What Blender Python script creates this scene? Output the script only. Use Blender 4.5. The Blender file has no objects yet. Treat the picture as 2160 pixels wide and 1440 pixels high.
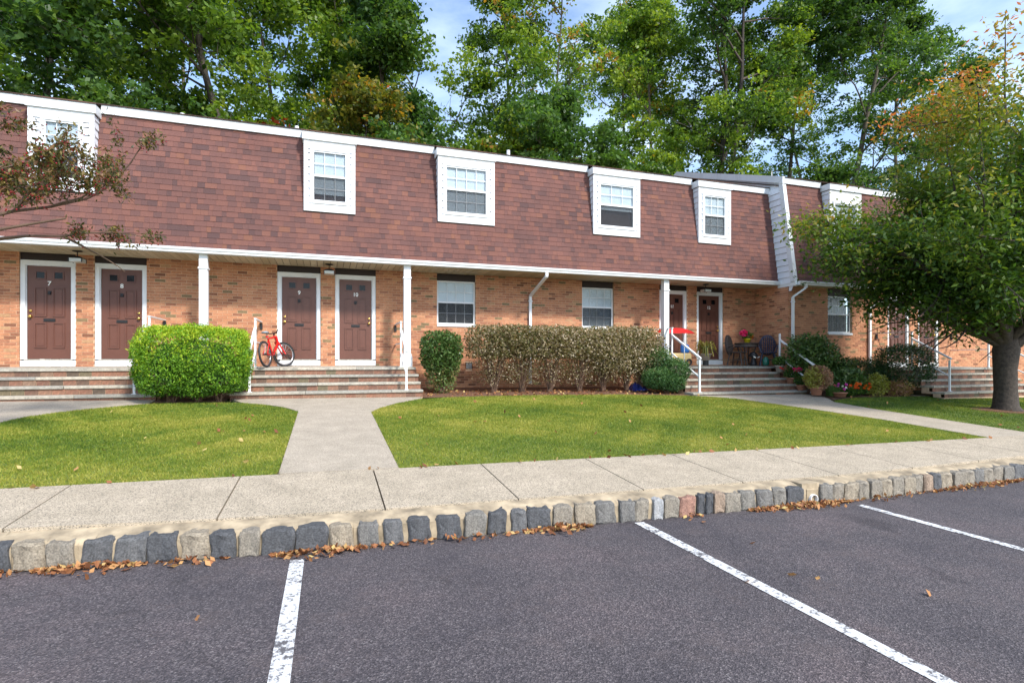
import bpy, bmesh, math, random
import numpy as np
from mathutils import Vector, Matrix
R = math.radians
random.seed(7); rng = np.random.default_rng(7)
sc = bpy.context.scene
COL = sc.collection
# ------------------------------------------------------------------ camera, light
CAM_H = 1.5
cd = bpy.data.cameras.new('camera'); cam = bpy.data.objects.new('camera', cd); COL.objects.link(cam)
cam.location = (0, 0, CAM_H); cam.rotation_euler = (R(90), 0, -math.atan(0.3365))
cd.sensor_width = 36; cd.lens = 1157 / 2160 * 36; cd.shift_y = 40 / 2160
cd.clip_start = 0.05; cd.clip_end = 900
sc.camera = cam
SUN_AZ, SUN_EL = R(24), R(43)          # towards +X from straight behind the camera
w = bpy.data.worlds.new('World'); sc.world = w; w.use_nodes = True
nt = w.node_tree; bg = nt.nodes['Background']
sky = nt.nodes.new('ShaderNodeTexSky'); sky.sky_type = 'NISHITA'; sky.sun_disc = False
sky.sun_elevation = SUN_EL; sky.sun_rotation = math.pi - SUN_AZ
sky.air_density = 1.0; sky.dust_density = 0.8; sky.ozone_density = 2.2
tcw = nt.nodes.new('ShaderNodeTexCoord'); mpw = nt.nodes.new('ShaderNodeMapping'); mpw.inputs['Scale'].default_value = (1.2, 1.2, 3.5)
nw = nt.nodes.new('ShaderNodeTexNoise'); nw.inputs['Scale'].default_value = 2.2; nw.inputs['Detail'].default_value = 7; nw.inputs['Roughness'].default_value = .6
nt.links.new(tcw.outputs['Generated'], mpw.inputs[0]); nt.links.new(mpw.outputs[0], nw.inputs['Vector'])
rw = nt.nodes.new('ShaderNodeValToRGB'); rw.color_ramp.elements[0].position = .42; rw.color_ramp.elements[0].color = (.05, .05, .05, 1); rw.color_ramp.elements[1].position = .68; rw.color_ramp.elements[1].color = (.6, .6, .6, 1)
mw = nt.nodes.new('ShaderNodeMix'); mw.data_type = 'RGBA'; nt.links.new(nw.outputs['Fac'], rw.inputs[0]); nt.links.new(rw.outputs[0], mw.inputs[0])
nt.links.new(sky.outputs[0], mw.inputs[6]); mw.inputs[7].default_value = (4.2, 4.9, 5.6, 1)
nt.links.new(mw.outputs[2], bg.inputs[0]); bg.inputs[1].default_value = 0.15
sl = bpy.data.lights.new('sun', 'SUN'); sun = bpy.data.objects.new('sun', sl); COL.objects.link(sun)
sl.energy = 2.5; sl.angle = R(6); sl.color = (1, 0.95, 0.87)
S = Vector((math.sin(SUN_AZ) * math.cos(SUN_EL), -math.cos(SUN_AZ) * math.cos(SUN_EL), math.sin(SUN_EL)))
sun.rotation_euler = S.to_track_quat('Z', 'Y').to_euler(); sun.location = S * 30
vs = sc.view_settings; vs.view_transform = 'Standard'; vs.look = 'None'; vs.gamma = 1
vs.exposure = 1.12
vs.use_curve_mapping = False

# ------------------------------------------------------------------ materials
def newmat(name):
    m = bpy.data.materials.new(name); m.use_nodes = True
    return m, m.node_tree, m.node_tree.nodes['Principled BSDF']
def N(t, typ, **kw):
    n = t.nodes.new(typ)
    for k, v in kw.items():
        if k.startswith('i_'):
            n.inputs[int(k[2:]) if k[2:].isdigit() else k[2:].replace('_', ' ')].default_value = v
        else: setattr(n, k, v)
    return n
def ramp(t, stops, interp='LINEAR'):
    r = t.nodes.new('ShaderNodeValToRGB'); r.color_ramp.interpolation = interp
    e = r.color_ramp.elements
    while len(e) < len(stops): e.new(0.5)
    for i, (p, c) in enumerate(stops):
        e[i].position = p; e[i].color = (*c, 1)
    return r
def mixc(t, fac, a, b, typ='MIX'):
    m = t.nodes.new('ShaderNodeMix'); m.data_type = 'RGBA'; m.blend_type = typ
    for s, v in ((m.inputs[0], fac), (m.inputs[6], a), (m.inputs[7], b)):
        if hasattr(v, 'links') or hasattr(v, 'is_output'): t.links.new(v, s)
        elif isinstance(v, (tuple, list)): s.default_value = (*v, 1)
        else: s.default_value = v
    return m.outputs[2]
def coords(t, scale=(1, 1, 1)):
    tc = t.nodes.new('ShaderNodeTexCoord'); mp = t.nodes.new('ShaderNodeMapping')
    mp.inputs['Scale'].default_value = scale
    t.links.new(tc.outputs['Object'], mp.inputs[0]); return mp.outputs[0]
def noise(t, scale, detail=3, rough=0.6, vec=None):
    n = t.nodes.new('ShaderNodeTexNoise'); n.inputs['Scale'].default_value = scale
    n.inputs['Detail'].default_value = detail; n.inputs['Roughness'].default_value = rough
    t.links.new(vec if vec is not None else coords(t), n.inputs['Vector']); return n.outputs['Fac']
def bump(t, p, h, dist=0.01, strength=0.6):
    b = t.nodes.new('ShaderNodeBump'); b.inputs['Strength'].default_value = strength
    b.inputs['Distance'].default_value = dist
    t.links.new(h, b.inputs['Height']); t.links.new(b.outputs[0], p.inputs['Normal'])
def plain(name, c, rough=0.5, metal=0, spec=0.5, var=0.12, vscale=6, bmp=0):
    m, t, p = newmat(name)
    n = noise(t, vscale, 4)
    a = tuple(x * (1 - var) for x in c); b = tuple(min(1, x * (1 + var)) for x in c)
    r = ramp(t, [(0.3, a), (0.7, b)]); t.links.new(n, r.inputs[0])
    t.links.new(r.outputs[0], p.inputs['Base Color'])
    p.inputs['Roughness'].default_value = rough; p.inputs['Metallic'].default_value = metal
    p.inputs['Specular IOR Level'].default_value = spec
    if bmp: bump(t, p, noise(t, 60, 3), 0.004, bmp)
    return m
def tinted(name, stops, rough=0.8, mottling=0.35, mscale=30, bscale=120, bdist=0.003, interp='LINEAR', spec=0.3, big=0.0, dirt=None):
    """colour picked piece by piece from the attribute 'tint', with grain on top"""
    m, t, p = newmat(name)
    at = N(t, 'ShaderNodeAttribute', attribute_name='tint')
    r = ramp(t, stops, interp); t.links.new(at.outputs['Fac'], r.inputs[0])
    n = noise(t, mscale, 5, 0.7)
    rr = ramp(t, [(0.3, (1 - mottling,) * 3), (0.7, (1 + mottling * 0.7,) * 3)]); t.links.new(n, rr.inputs[0])
    c = mixc(t, 1.0, r.outputs[0], rr.outputs[0], 'MULTIPLY')
    if big:
        nb = noise(t, 0.9, 4); rb = ramp(t, [(0.35, (1 - big,) * 3), (0.65, (1 + big,) * 3)]); t.links.new(nb, rb.inputs[0])
        c = mixc(t, 1.0, c, rb.outputs[0], 'MULTIPLY')
    if dirt:
        nd = noise(t, 7, 6, 0.75); rd = ramp(t, [(0.5, (0, 0, 0)), (0.68, (1, 1, 1))]); t.links.new(nd, rd.inputs[0])
        c = mixc(t, rd.outputs[0], c, dirt)
    t.links.new(c, p.inputs['Base Color']); p.inputs['Roughness'].default_value = rough
    p.inputs['Specular IOR Level'].default_value = spec
    bump(t, p, noise(t, bscale, 4, 0.7), bdist, 0.7)
    return m
def leafmat(name, stops, trans=0.48, rough=0.45, spec=0.4):
    m, t, p = newmat(name)
    at = N(t, 'ShaderNodeAttribute', attribute_name='tint')
    r = ramp(t, stops); t.links.new(at.outputs['Fac'], r.inputs[0])
    t.links.new(r.outputs[0], p.inputs['Base Color']); p.inputs['Roughness'].default_value = rough
    p.inputs['Specular IOR Level'].default_value = spec
    tr = t.nodes.new('ShaderNodeBsdfTranslucent'); mx = t.nodes.new('ShaderNodeMixShader')
    c2 = mixc(t, 1.0, r.outputs[0], (1.5, 1.45, 0.7), 'MULTIPLY'); t.links.new(c2, tr.inputs[0])
    mx.inputs[0].default_value = trans
    t.links.new(p.outputs[0], mx.inputs[1]); t.links.new(tr.outputs[0], mx.inputs[2])
    t.links.new(mx.outputs[0], t.nodes['Material Output'].inputs[0])
    return m
M = {}
M['brick'] = tinted('brick', [(0, (.20, .085, .05)), (.15, (.38, .165, .095)), (.5, (.50, .225, .12)), (.8, (.56, .275, .15)), (.93, (.44, .26, .14)), (.95, (.24, .165, .085)), (1, (.20, .15, .08))], 0.85, .22, 25, 90, .003, big=.1)
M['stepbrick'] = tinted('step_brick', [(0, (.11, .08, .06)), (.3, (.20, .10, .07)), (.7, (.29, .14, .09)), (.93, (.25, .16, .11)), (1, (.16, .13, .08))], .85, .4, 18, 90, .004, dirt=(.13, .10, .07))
M['mortar'] = plain('mortar', (.60, .41, .27), .95, var=.25, vscale=9, bmp=.5)
M['shingle'] = tinted('shingle', [(0, (.098, .056, .054)), (.3, (.135, .069, .062)), (.65, (.175, .080, .066)), (.88, (.19, .086, .067)), (1, (.20, .09, .062))], .92, .35, 110, 300, .003, big=.1)
M['roofing'] = plain('roof_underlay', (.06, .035, .03), .95)
M['roofslope'] = plain('roof_slope_shingles', (.13, .07, .055), .95, var=.3, vscale=12, bmp=.5)
M['white'] = plain('white_paint', (.74, .755, .77), .45, var=.05, vscale=4)
def weathered():
    m, t, p = newmat('weathered_white_trim')
    n = noise(t, 2.2, 6, .7, coords(t, (3, 1, .35))); r_ = ramp(t, [(.35, (.70, .72, .74)), (.55, (.64, .66, .68)), (.75, (.50, .51, .50))]); t.links.new(n, r_.inputs[0])
    t.links.new(r_.outputs[0], p.inputs['Base Color']); p.inputs['Roughness'].default_value = .5; return m
M['whiteold'] = weathered()
M['vinyl'] = plain('white_vinyl_siding', (.74, .77, .82), .5, var=.04)
M['soffit'] = tinted('soffit', [(0, (.44, .37, .25)), (1, (.58, .50, .36))], .6, .1, 3, 40, .001)
M['header'] = plain('dark_brown_header', (.018, .009, .008), .6)
M['door'] = plain('brown_door_paint', (.125, .047, .031), .42, var=.08, vscale=3)
M['doorgap'] = plain('door_seal', (.015, .012, .012), .9)
M['brass'] = plain('brass', (.75, .48, .14), .25, 1.0)
M['iron'] = plain('dark_iron', (.03, .03, .032), .5, .5)
M['number'] = plain('white_number', (.85, .85, .82), .5)
M['stone'] = tinted('bluestone_tread', [(0, (.30, .29, .26)), (.5, (.40, .37, .31)), (1, (.50, .44, .35))], .85, .3, 22, 70, .004, dirt=(.22, .21, .18))
M['chrome'] = plain('spoke_metal', (.6, .6, .62), .3, 1)
M['black'] = plain('black_rubber', (.02, .02, .022), .6)
M['red'] = plain('red_paint', (.62, .015, .012), .3)
M['redcloth'] = plain('red_cloth', (.7, .01, .01), .6)
M['blueplastic'] = plain('blue_plastic', (.02, .16, .5), .4)
M['bluecloth'] = plain('blue_tarp', (.02, .035, .22), .5, var=.5)
M['yellowplastic'] = plain('tan_plastic', (.68, .50, .22), .5)
M['wicker'] = plain('grey_brown_resin', (.06, .045, .04), .6, var=.4, vscale=30, bmp=.6)
M['wickerblue'] = plain('dark_blue_resin', (.035, .04, .075), .55, var=.4, vscale=30, bmp=.6)
M['terracotta'] = plain('terracotta', (.42, .19, .12), .8, var=.2)
M['greypot'] = plain('grey_pot', (.36, .30, .25), .8, var=.2)
M['greenglaze'] = plain('green_glaze', (.01, .11, .075), .25)
M['yellowpot'] = plain('yellow_pot', (.65, .55, .02), .4)
M['bark'] = tinted('bark', [(0, (.05, .042, .035)), (1, (.16, .135, .105))], .95, .5, 12, 45, .02)
M['cherrybark'] = tinted('cherry_bark', [(0, (.035, .027, .022)), (1, (.09, .07, .055))], .8, .6, 16, 38, .02, spec=.4)
M['twig'] = plain('twig_bark', (.12, .075, .05), .9, var=.3)
M['soil'] = plain('soil', (.10, .075, .04), 1, var=.3, vscale=14, bmp=.6)
M['turf'] = plain('turf_base', (.13, .16, .028), 1, var=.45, vscale=26, bmp=.7)
def mulchmat():
    m, t, p = newmat('bark_mulch')
    n = noise(t, 45, 5, .8); r = ramp(t, [(.3, (.035, .018, .010)), (.5, (.16, .075, .04)), (.7, (.34, .18, .10))]); t.links.new(n, r.inputs[0])
    t.links.new(r.outputs[0], p.inputs['Base Color']); p.inputs['Roughness'].default_value = 1; bump(t, p, n, .03, 1); return m
M['mulch'] = mulchmat()
def concrete(name, base, speck, sscale):
    m, t, p = newmat(name)
    v = t.nodes.new('ShaderNodeTexVoronoi'); v.inputs['Scale'].default_value = sscale
    t.links.new(coords(t), v.inputs['Vector'])
    sep = t.nodes.new('ShaderNodeSeparateColor'); t.links.new(v.outputs['Color'], sep.inputs[0])
    r = ramp(t, [(0, speck), (.17, speck), (.26, tuple(x * .82 for x in base)), (.6, base), (.9, tuple(min(1, x * 1.2) for x in base))])
    t.links.new(sep.outputs[0], r.inputs[0])
    n2 = noise(t, 3.0, 5, .7); r2 = ramp(t, [(.3, (.84, .83, .8)), (.7, (1.12, 1.1, 1.08))]); t.links.new(n2, r2.inputs[0])
    c = mixc(t, 1, r.outputs[0], r2.outputs[0], 'MULTIPLY')
    n3 = noise(t, 11, 6, .8); r3 = ramp(t, [(.60, (1, 1, 1)), (.75, (.72, .68, .6))]); t.links.new(n3, r3.inputs[0])
    c = mixc(t, 1, c, r3.outputs[0], 'MULTIPLY')
    t.links.new(c, p.inputs['Base Color']); p.inputs['Roughness'].default_value = .9
    bump(t, p, v.outputs['Distance'], .003, .5); return m
M['walk'] = concrete('exposed_aggregate_concrete', (.42, .355, .27), (.17, .15, .12), 150)
M['path'] = concrete('path_concrete', (.40, .345, .275), (.24, .21, .17), 170)
M['curbmortar'] = plain('kerb_mortar', (.34, .27, .18), .95, var=.5, vscale=5, bmp=1.0)
M['block'] = tinted('granite_block', [(0, (.075, .078, .086)), (.3, (.15, .15, .152)), (.5, (.23, .215, .19)), (.75, (.36, .30, .22)), (.9, (.36, .20, .15)), (1, (.42, .42, .42))], .85, .55, 14, 42, .02, big=.25)
def asphalt():
    m, t, p = newmat('asphalt')
    v = t.nodes.new('ShaderNodeTexVoronoi'); v.inputs['Scale'].default_value = 120
    t.links.new(coords(t), v.inputs['Vector'])
    sep = t.nodes.new('ShaderNodeSeparateColor'); t.links.new(v.outputs['Color'], sep.inputs[0])
    r = ramp(t, [(0, (.034, .029, .032)), (.45, (.064, .054, .059)), (.78, (.094, .079, .084)), (.94, (.14, .118, .12)), (1, (.18, .16, .16))])
    t.links.new(sep.outputs[0], r.inputs[0])
    n = noise(t, .8, 6, .65); r2 = ramp(t, [(.3, (.68, .69, .74)), (.5, (1, 1, 1)), (.7, (1.35, 1.25, 1.22))]); t.links.new(n, r2.inputs[0])
    c = mixc(t, 1, r.outputs[0], r2.outputs[0], 'MULTIPLY')
    n3 = noise(t, 2.3, 7, .8); r3 = ramp(t, [(.52, (0, 0, 0)), (.75, (.55, .55, .55))]); t.links.new(n3, r3.inputs[0])
    c = mixc(t, r3.outputs[0], c, (.12, .09, .085))
    n4 = noise(t, 1.7, 3, .5, coords(t, (1, .5, 1))); r4 = ramp(t, [(.64, (1, 1, 1)), (.74, (.62, .62, .64))]); t.links.new(n4, r4.inputs[0]); c = mixc(t, 1, c, r4.outputs[0], 'MULTIPLY')
    vc = t.nodes.new('ShaderNodeTexVoronoi'); vc.feature = 'DISTANCE_TO_EDGE'; vc.inputs['Scale'].default_value = .32
    wn = t.nodes.new('ShaderNodeTexNoise'); wn.inputs['Scale'].default_value = 2.2; wn.inputs['Detail'].default_value = 6
    cc = coords(t); t.links.new(cc, wn.inputs['Vector']); av = N(t, 'ShaderNodeVectorMath', operation='ADD'); sv = N(t, 'ShaderNodeVectorMath', operation='SCALE'); sv.inputs['Scale'].default_value = .5
    t.links.new(wn.outputs['Color'], sv.inputs[0]); t.links.new(sv.outputs[0], av.inputs[0]); t.links.new(cc, av.inputs[1]); t.links.new(av.outputs[0], vc.inputs['Vector'])
    rc = ramp(t, [(0, (.45, .45, .45)), (.0022, (.6, .6, .6)), (.004, (1, 1, 1))]); t.links.new(vc.outputs['Distance'], rc.inputs[0]); c = mixc(t, .55, c, mixc(t, 1, c, rc.outputs[0], 'MULTIPLY'))
    t.links.new(c, p.inputs['Base Color']); p.inputs['Roughness'].default_value = .85
    bump(t, p, v.outputs['Distance'], .006, .8); return m
M['asphalt'] = asphalt()
def paint():
    m, t, p = newmat('worn_road_paint')
    n = noise(t, 26, 6, .8); n2 = noise(t, 3, 3, .6)
    ad = N(t, 'ShaderNodeMath', operation='MULTIPLY_ADD'); t.links.new(n2, ad.inputs[0]); ad.inputs[1].default_value = .35; t.links.new(n, ad.inputs[2])
    r = ramp(t, [(.49, (.70, .70, .70)), (.60, (.62, .62, .62)), (.80, (.10, .095, .10))]); t.links.new(ad.outputs[0], r.inputs[0])
    r.color_ramp.elements[0].position = .5; r.color_ramp.elements[1].position = .66; r.color_ramp.elements[2].position = .745
    t.links.new(r.outputs[0], p.inputs['Base Color']); p.inputs['Roughness'].default_value = .8; bump(t, p, n, .004, .5); return m
M['paint'] = paint()
def glassmat():
    m, t, p = newmat('window_glass')
    t.nodes.remove(p); g = t.nodes.new('ShaderNodeBsdfGlossy'); g.inputs['Roughness'].default_value = .03
    tr = t.nodes.new('ShaderNodeBsdfTransparent'); tr.inputs[0].default_value = (.93, .96, .97, 1)
    fr = t.nodes.new('ShaderNodeFresnel'); fr.inputs[0].default_value = 1.55
    mx = t.nodes.new('ShaderNodeMixShader'); geo = t.nodes.new('ShaderNodeNewGeometry'); mu = N(t, 'ShaderNodeMath', operation='MULTIPLY'); inv = N(t, 'ShaderNodeMath', operation='SUBTRACT'); inv.inputs[0].default_value = 1
    t.links.new(geo.outputs['Backfacing'], inv.inputs[1]); t.links.new(inv.outputs[0], mu.inputs[0]); t.links.new(fr.outputs[0], mu.inputs[1]); t.links.new(mu.outputs[0], mx.inputs[0])
    t.links.new(tr.outputs[0], mx.inputs[1]); t.links.new(g.outputs[0], mx.inputs[2])
    t.links.new(mx.outputs[0], t.nodes['Material Output'].inputs[0]); return m
M['glass'] = glassmat()
def screenmat():
    m, t, p = newmat('insect_screen_mesh'); p.inputs['Base Color'].default_value = (.03, .033, .04, 1); p.inputs['Roughness'].default_value = .8
    tr = t.nodes.new('ShaderNodeBsdfTransparent'); mx = t.nodes.new('ShaderNodeMixShader'); mx.inputs[0].default_value = .28
    t.links.new(tr.outputs[0], mx.inputs[1]); t.links.new(p.outputs[0], mx.inputs[2]); t.links.new(mx.outputs[0], t.nodes['Material Output'].inputs[0]); return m
M['mesh'] = screenmat()
M['darkglass'] = plain('dark_glass', (.008, .008, .010), .12, spec=.25)
M['interior'] = plain('dark_room', (.045, .05, .06), .9)
M['blind'] = plain('white_blind', (.58, .62, .66), .6, var=.04)
M['greyblind'] = plain('grey_curtain', (.25, .29, .33), .7, var=.2, vscale=2)
M['screen'] = plain('insect_screen', (.06, .065, .075), .7)
M['lampglass'] = plain('frosted_glass', (.55, .56, .52), .3)
G1 = [(0, (.018, .045, .014)), (.4, (.045, .10, .02)), (.75, (.085, .16, .028)), (.92, (.17, .20, .03)), (1, (.34, .17, .03))]
M['leafA'] = leafmat('oak_leaf_green', [(0, (.025, .068, .012)), (.45, (.13, .225, .024)), (.8, (.28, .36, .04)), (.95, (.16, .20, .03)), (1, (.36, .19, .03))])
M['leafB'] = leafmat('dark_leaf_green', [(0, (.018, .052, .014)), (.5, (.075, .155, .028)), (.9, (.17, .26, .035)), (1, (.19, .19, .03))])
M['leafC'] = leafmat('turning_leaf', [(0, (.05, .08, .015)), (.35, (.11, .14, .02)), (.65, (.22, .20, .025)), (.85, (.42, .20, .025)), (1, (.48, .12, .02))])
M['leafD'] = leafmat('bright_leaf_green', [(0, (.03, .075, .018)), (.5, (.075, .16, .03)), (1, (.16, .26, .06))])
M['leafRed'] = leafmat('red_leaf', [(0, (.20, .03, .015)), (1, (.42, .09, .02))])
M['cherry'] = leafmat('cherry_leaf', [(0, (.014, .040, .010)), (.35, (.05, .115, .014)), (.6, (.12, .19, .02)), (.82, (.26, .24, .035)), (.93, (.42, .24, .05)), (1, (.55, .16, .05))], .4)
M['crab'] = leafmat('crabapple_leaf', [(0, (.035, .045, .015)), (.45, (.09, .09, .02)), (.7, (.16, .08, .035)), (.85, (.24, .20, .05)), (1, (.20, .05, .04))], .3)
M['berry'] = plain('red_berry', (.30, .02, .03), .35)
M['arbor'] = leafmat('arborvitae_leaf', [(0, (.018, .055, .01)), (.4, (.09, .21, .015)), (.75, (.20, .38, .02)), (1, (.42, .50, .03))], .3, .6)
M['broad'] = leafmat('shrub_leaf', [(0, (.04, .08, .02)), (.5, (.09, .17, .04)), (.8, (.18, .22, .08)), (1, (.30, .27, .10))], .25, .35)
M['varieg'] = leafmat('variegated_leaf', [(0, (.045, .05, .014)), (.3, (.12, .12, .035)), (.55, (.19, .15, .065)), (.8, (.33, .26, .16)), (1, (.62, .52, .40))], .25, .5)
M['juniper'] = leafmat('juniper_leaf', [(0, (.02, .055, .018)), (.6, (.055, .14, .035)), (1, (.12, .20, .05))], .2, .6)
M['darkshrub'] = leafmat('dark_shrub_leaf', [(0, (.012, .035, .012)), (.7, (.035, .09, .025)), (1, (.09, .15, .04))], .2, .3)
M['coleus'] = leafmat('coleus_leaf', [(0, (.22, .25, .03)), (.35, (.35, .33, .08)), (.5, (.30, .17, .10)), (1, (.42, .24, .16))], .3)
M['spider'] = leafmat('spider_plant_leaf', [(0, (.10, .14, .02)), (.6, (.30, .26, .05)), (1, (.50, .42, .12))], .3)
M['stemmat'] = plain('shrub_stem', (.15, .09, .06), .9, var=.3)
M['grassblade'] = leafmat('grass_blade', [(0, (.045, .10, .012)), (.35, (.115, .19, .018)), (.7, (.24, .28, .028)), (1, (.42, .38, .08))], .3, .6)
M['flower'] = leafmat('petals', [(0, (.75, .02, .12)), (.3, (.8, .05, .25)), (.5, (.55, .02, .45)), (.6, (.8, .10, .01)), (.85, (.8, .18, .01)), (1, (.8, .78, .75))], .2)
M['litter'] = leafmat('fallen_leaf', [(0, (.12, .045, .02)), (.5, (.33, .13, .05)), (.8, (.48, .25, .10)), (1, (.55, .42, .16))], .15, .7)

# ------------------------------------------------------------------ mesh helpers
class MB:
    def __init__(s): s.v = []; s.f = []; s.t = []; s.mi = []; s.n = 0
    def add(s, v, faces, tint=0.5, mi=0):
        v = np.asarray(v, float).reshape(-1, 3)
        fa = np.asarray(faces, int)
        s.v.append(v); s.f.append(fa + s.n); s.n += len(v)
        s.t.append(np.broadcast_to(np.asarray(tint, float), (len(fa),)).copy()); s.mi.append(np.full(len(fa), mi))
        return s
    def box(s, a, b, tint=0.5, mi=0, taper=None):
        (x0, y0, z0), (x1, y1, z1) = a, b
        v = np.array([(x0, y0, z0), (x1, y0, z0), (x1, y1, z0), (x0, y1, z0), (x0, y0, z1), (x1, y0, z1), (x1, y1, z1), (x0, y1, z1)], float)
        return s.add(v, BOXF, tint, mi)
    def obox(s, c, size, rot, tint=0.5, mi=0):
        h = np.array(size) / 2; v = (UB * h) @ np.array(rot.to_3x3()).T + np.array(c)
        return s.add(v, BOXF, tint, mi)
    def beam(s, p, q, wd, ht, tint=.5, mi=0):
        p, q = Vector(p), Vector(q); d = q - p
        z = d.normalized(); up = Vector((0, 0, 1)) if abs(z.z) < .99 else Vector((0, 1, 0))
        x = up.cross(z).normalized(); y = z.cross(x)
        m = Matrix((x, y, z)).transposed()
        return s.obox((p + q) / 2, (wd, ht, d.length), m, tint, mi)
    def tube(s, pts, rad, n=6, tint=.5, mi=0, cap=True):
        pts = np.asarray(pts, float); k = len(pts)
        rad = np.broadcast_to(np.asarray(rad, float), (k,))
        d = np.gradient(pts, axis=0); d /= np.linalg.norm(d, axis=1)[:, None] + 1e-9
        ref = np.array([0, 0, 1.]) if abs(d[:, 2]).mean() < .8 else np.array([1., 0, 0])
        u = np.cross(d, ref); u /= np.linalg.norm(u, axis=1)[:, None] + 1e-9
        w_ = np.cross(d, u); a = np.arange(n) * 2 * np.pi / n
        v = pts[:, None] + rad[:, None, None] * (u[:, None] * np.cos(a)[None, :, None] + w_[:, None] * np.sin(a)[None, :, None])
        i = np.arange(k - 1)[:, None] * n; j = np.arange(n)[None]; j2 = (j + 1) % n
        f = np.stack([i + j, i + j2, i + n + j2, i + n + j], -1).reshape(-1, 4)
        s.add(v.reshape(-1, 3), f, tint, mi)
        return s
    def lathe(s, prof, c, n=14, tint=.5, mi=0):
        prof = np.asarray(prof, float); a = np.arange(n) * 2 * np.pi / n
        v = np.stack([c[0] + prof[:, 0, None] * np.cos(a), c[1] + prof[:, 0, None] * np.sin(a), c[2] + np.broadcast_to(prof[:, 1, None], (len(prof), n))], -1)
        i = np.arange(len(prof) - 1)[:, None] * n; j = np.arange(n)[None]; j2 = (j + 1) % n
        f = np.stack([i + j, i + j2, i + n + j2, i + n + j], -1).reshape(-1, 4)
        return s.add(v.reshape(-1, 3), f, tint, mi)
    def ring(s, c, rad, r, axis_u, axis_v, n=28, m=6, tint=.5, mi=0):
        a = np.linspace(0, 2 * np.pi, n + 1); u, v_ = np.array(axis_u), np.array(axis_v)
        pts = np.array(c) + rad * (np.cos(a)[:, None] * u + np.sin(a)[:, None] * v_)
        nn = np.cross(u, v_); b = np.arange(m) * 2 * np.pi / m
        rr = (np.cos(a)[:, None] * u + np.sin(a)[:, None] * v_)
        vv = pts[:, None] + r * (rr[:, None] * np.cos(b)[None, :, None] + nn[None, None] * np.sin(b)[None, :, None])
        i = np.arange(n)[:, None] * m; j = np.arange(m)[None]; j2 = (j + 1) % m
        f = np.stack([i + j, i + m + j, i + m + j2, i + j2], -1).reshape(-1, 4)
        return s.add(vv.reshape(-1, 3), f, tint, mi)
    def mesh(s, name, mats):
        me = bpy.data.meshes.new(name)
        if not s.v: return me
        v = np.concatenate(s.v); sizes = []; loops = []
        for fa in s.f: loops.append(fa.ravel()); sizes.append(np.full(len(fa), fa.shape[1] if fa.ndim > 1 else 0))
        loops = np.concatenate(loops); sizes = np.concatenate(sizes)
        me.vertices.add(len(v)); me.vertices.foreach_set('co', v.ravel())
        me.loops.add(len(loops)); me.loops.foreach_set('vertex_index', loops.astype(np.int32))
        me.polygons.add(len(sizes)); st = np.concatenate([[0], np.cumsum(sizes)[:-1]])
        me.polygons.foreach_set('loop_start', st.astype(np.int32))
        me.polygons.foreach_set('material_index', np.concatenate(s.mi).astype(np.int32))
        me.polygons.foreach_set('use_smooth', np.zeros(len(sizes), bool)); me.update(calc_edges=True)
        at = me.attributes.new('tint', 'FLOAT', 'FACE'); at.data.foreach_set('value', np.concatenate(s.t).astype(np.float32))
        for m in (mats if isinstance(mats, (list, tuple)) else [mats]): me.materials.append(M[m] if isinstance(m, str) else m)
        return me
    def build(s, name, mats, parent=None, smooth=False, **props):
        me = s.mesh(name, mats)
        if smooth: me.polygons.foreach_set('use_smooth', np.ones(len(me.polygons), bool))
        return link(name, me, parent, **props)
BOXF = np.array([(0, 3, 2, 1), (4, 5, 6, 7), (0, 1, 5, 4), (1, 2, 6, 5), (2, 3, 7, 6), (3, 0, 4, 7)])
UB = np.array([(-1, -1, -1), (1, -1, -1), (1, 1, -1), (-1, 1, -1), (-1, -1, 1), (1, -1, 1), (1, 1, 1), (-1, 1, 1)], float)
def link(name, data, parent=None, **props):
    o = bpy.data.objects.new(name, data); COL.objects.link(o)
    if parent is not None:
        o.parent = parent
        if parent.type == 'EMPTY': o.matrix_parent_inverse = Matrix.Translation(parent.location).inverted()
    for k, v in props.items(): o[k] = v
    return o
def thing(name, label, cat, loc=(0, 0, 0), group=None):
    o = bpy.data.objects.new(name, None); COL.objects.link(o); o.location = loc; o.empty_display_size = .2
    o['label'] = label; o['category'] = cat
    if group: o['group'] = group
    return o
def tag(o, label, cat, group=None):
    o['label'] = label; o['category'] = cat
    if group: o['group'] = group
    return o
def B(name, a, b, mat, parent=None, bevel=0, **p):
    o = MB().box(a, b).build(name, mat, parent, **p)
    if bevel:
        m = o.modifiers.new('bevel', 'BEVEL'); m.width = bevel; m.segments = 2; m.limit_method = 'ANGLE'
    return o
# leaves: rhombus quads
def leaves(mb, c, size, aspect=.55, up=.6, tint=None, mi=0, droop=0.0, fold=False):
    n = len(c); size = np.broadcast_to(size, (n,))
    nr = rng.normal(size=(n, 3)); nr[:, 2] += up * 2; nr /= np.linalg.norm(nr, axis=1)[:, None]
    t = rng.normal(size=(n, 3)); t[:, 2] -= droop * 2; t -= (t * nr).sum(1)[:, None] * nr; t /= np.linalg.norm(t, axis=1)[:, None] + 1e-9
    b = np.cross(nr, t); L = size[:, None] * .5; W = L * aspect
    v = np.stack([c - t * L, c + b * W - t * L * .1, c + t * L, c - b * W - t * L * .1], 1)
    if tint is None: tint = rng.random(n)
    if fold:
        off = nr * W * .6; v[:, 0] += off; v[:, 2] -= off * .8
    mb.add(v.reshape(-1, 3), np.arange(4 * n).reshape(n, 4), tint, mi)
    return mb

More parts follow.
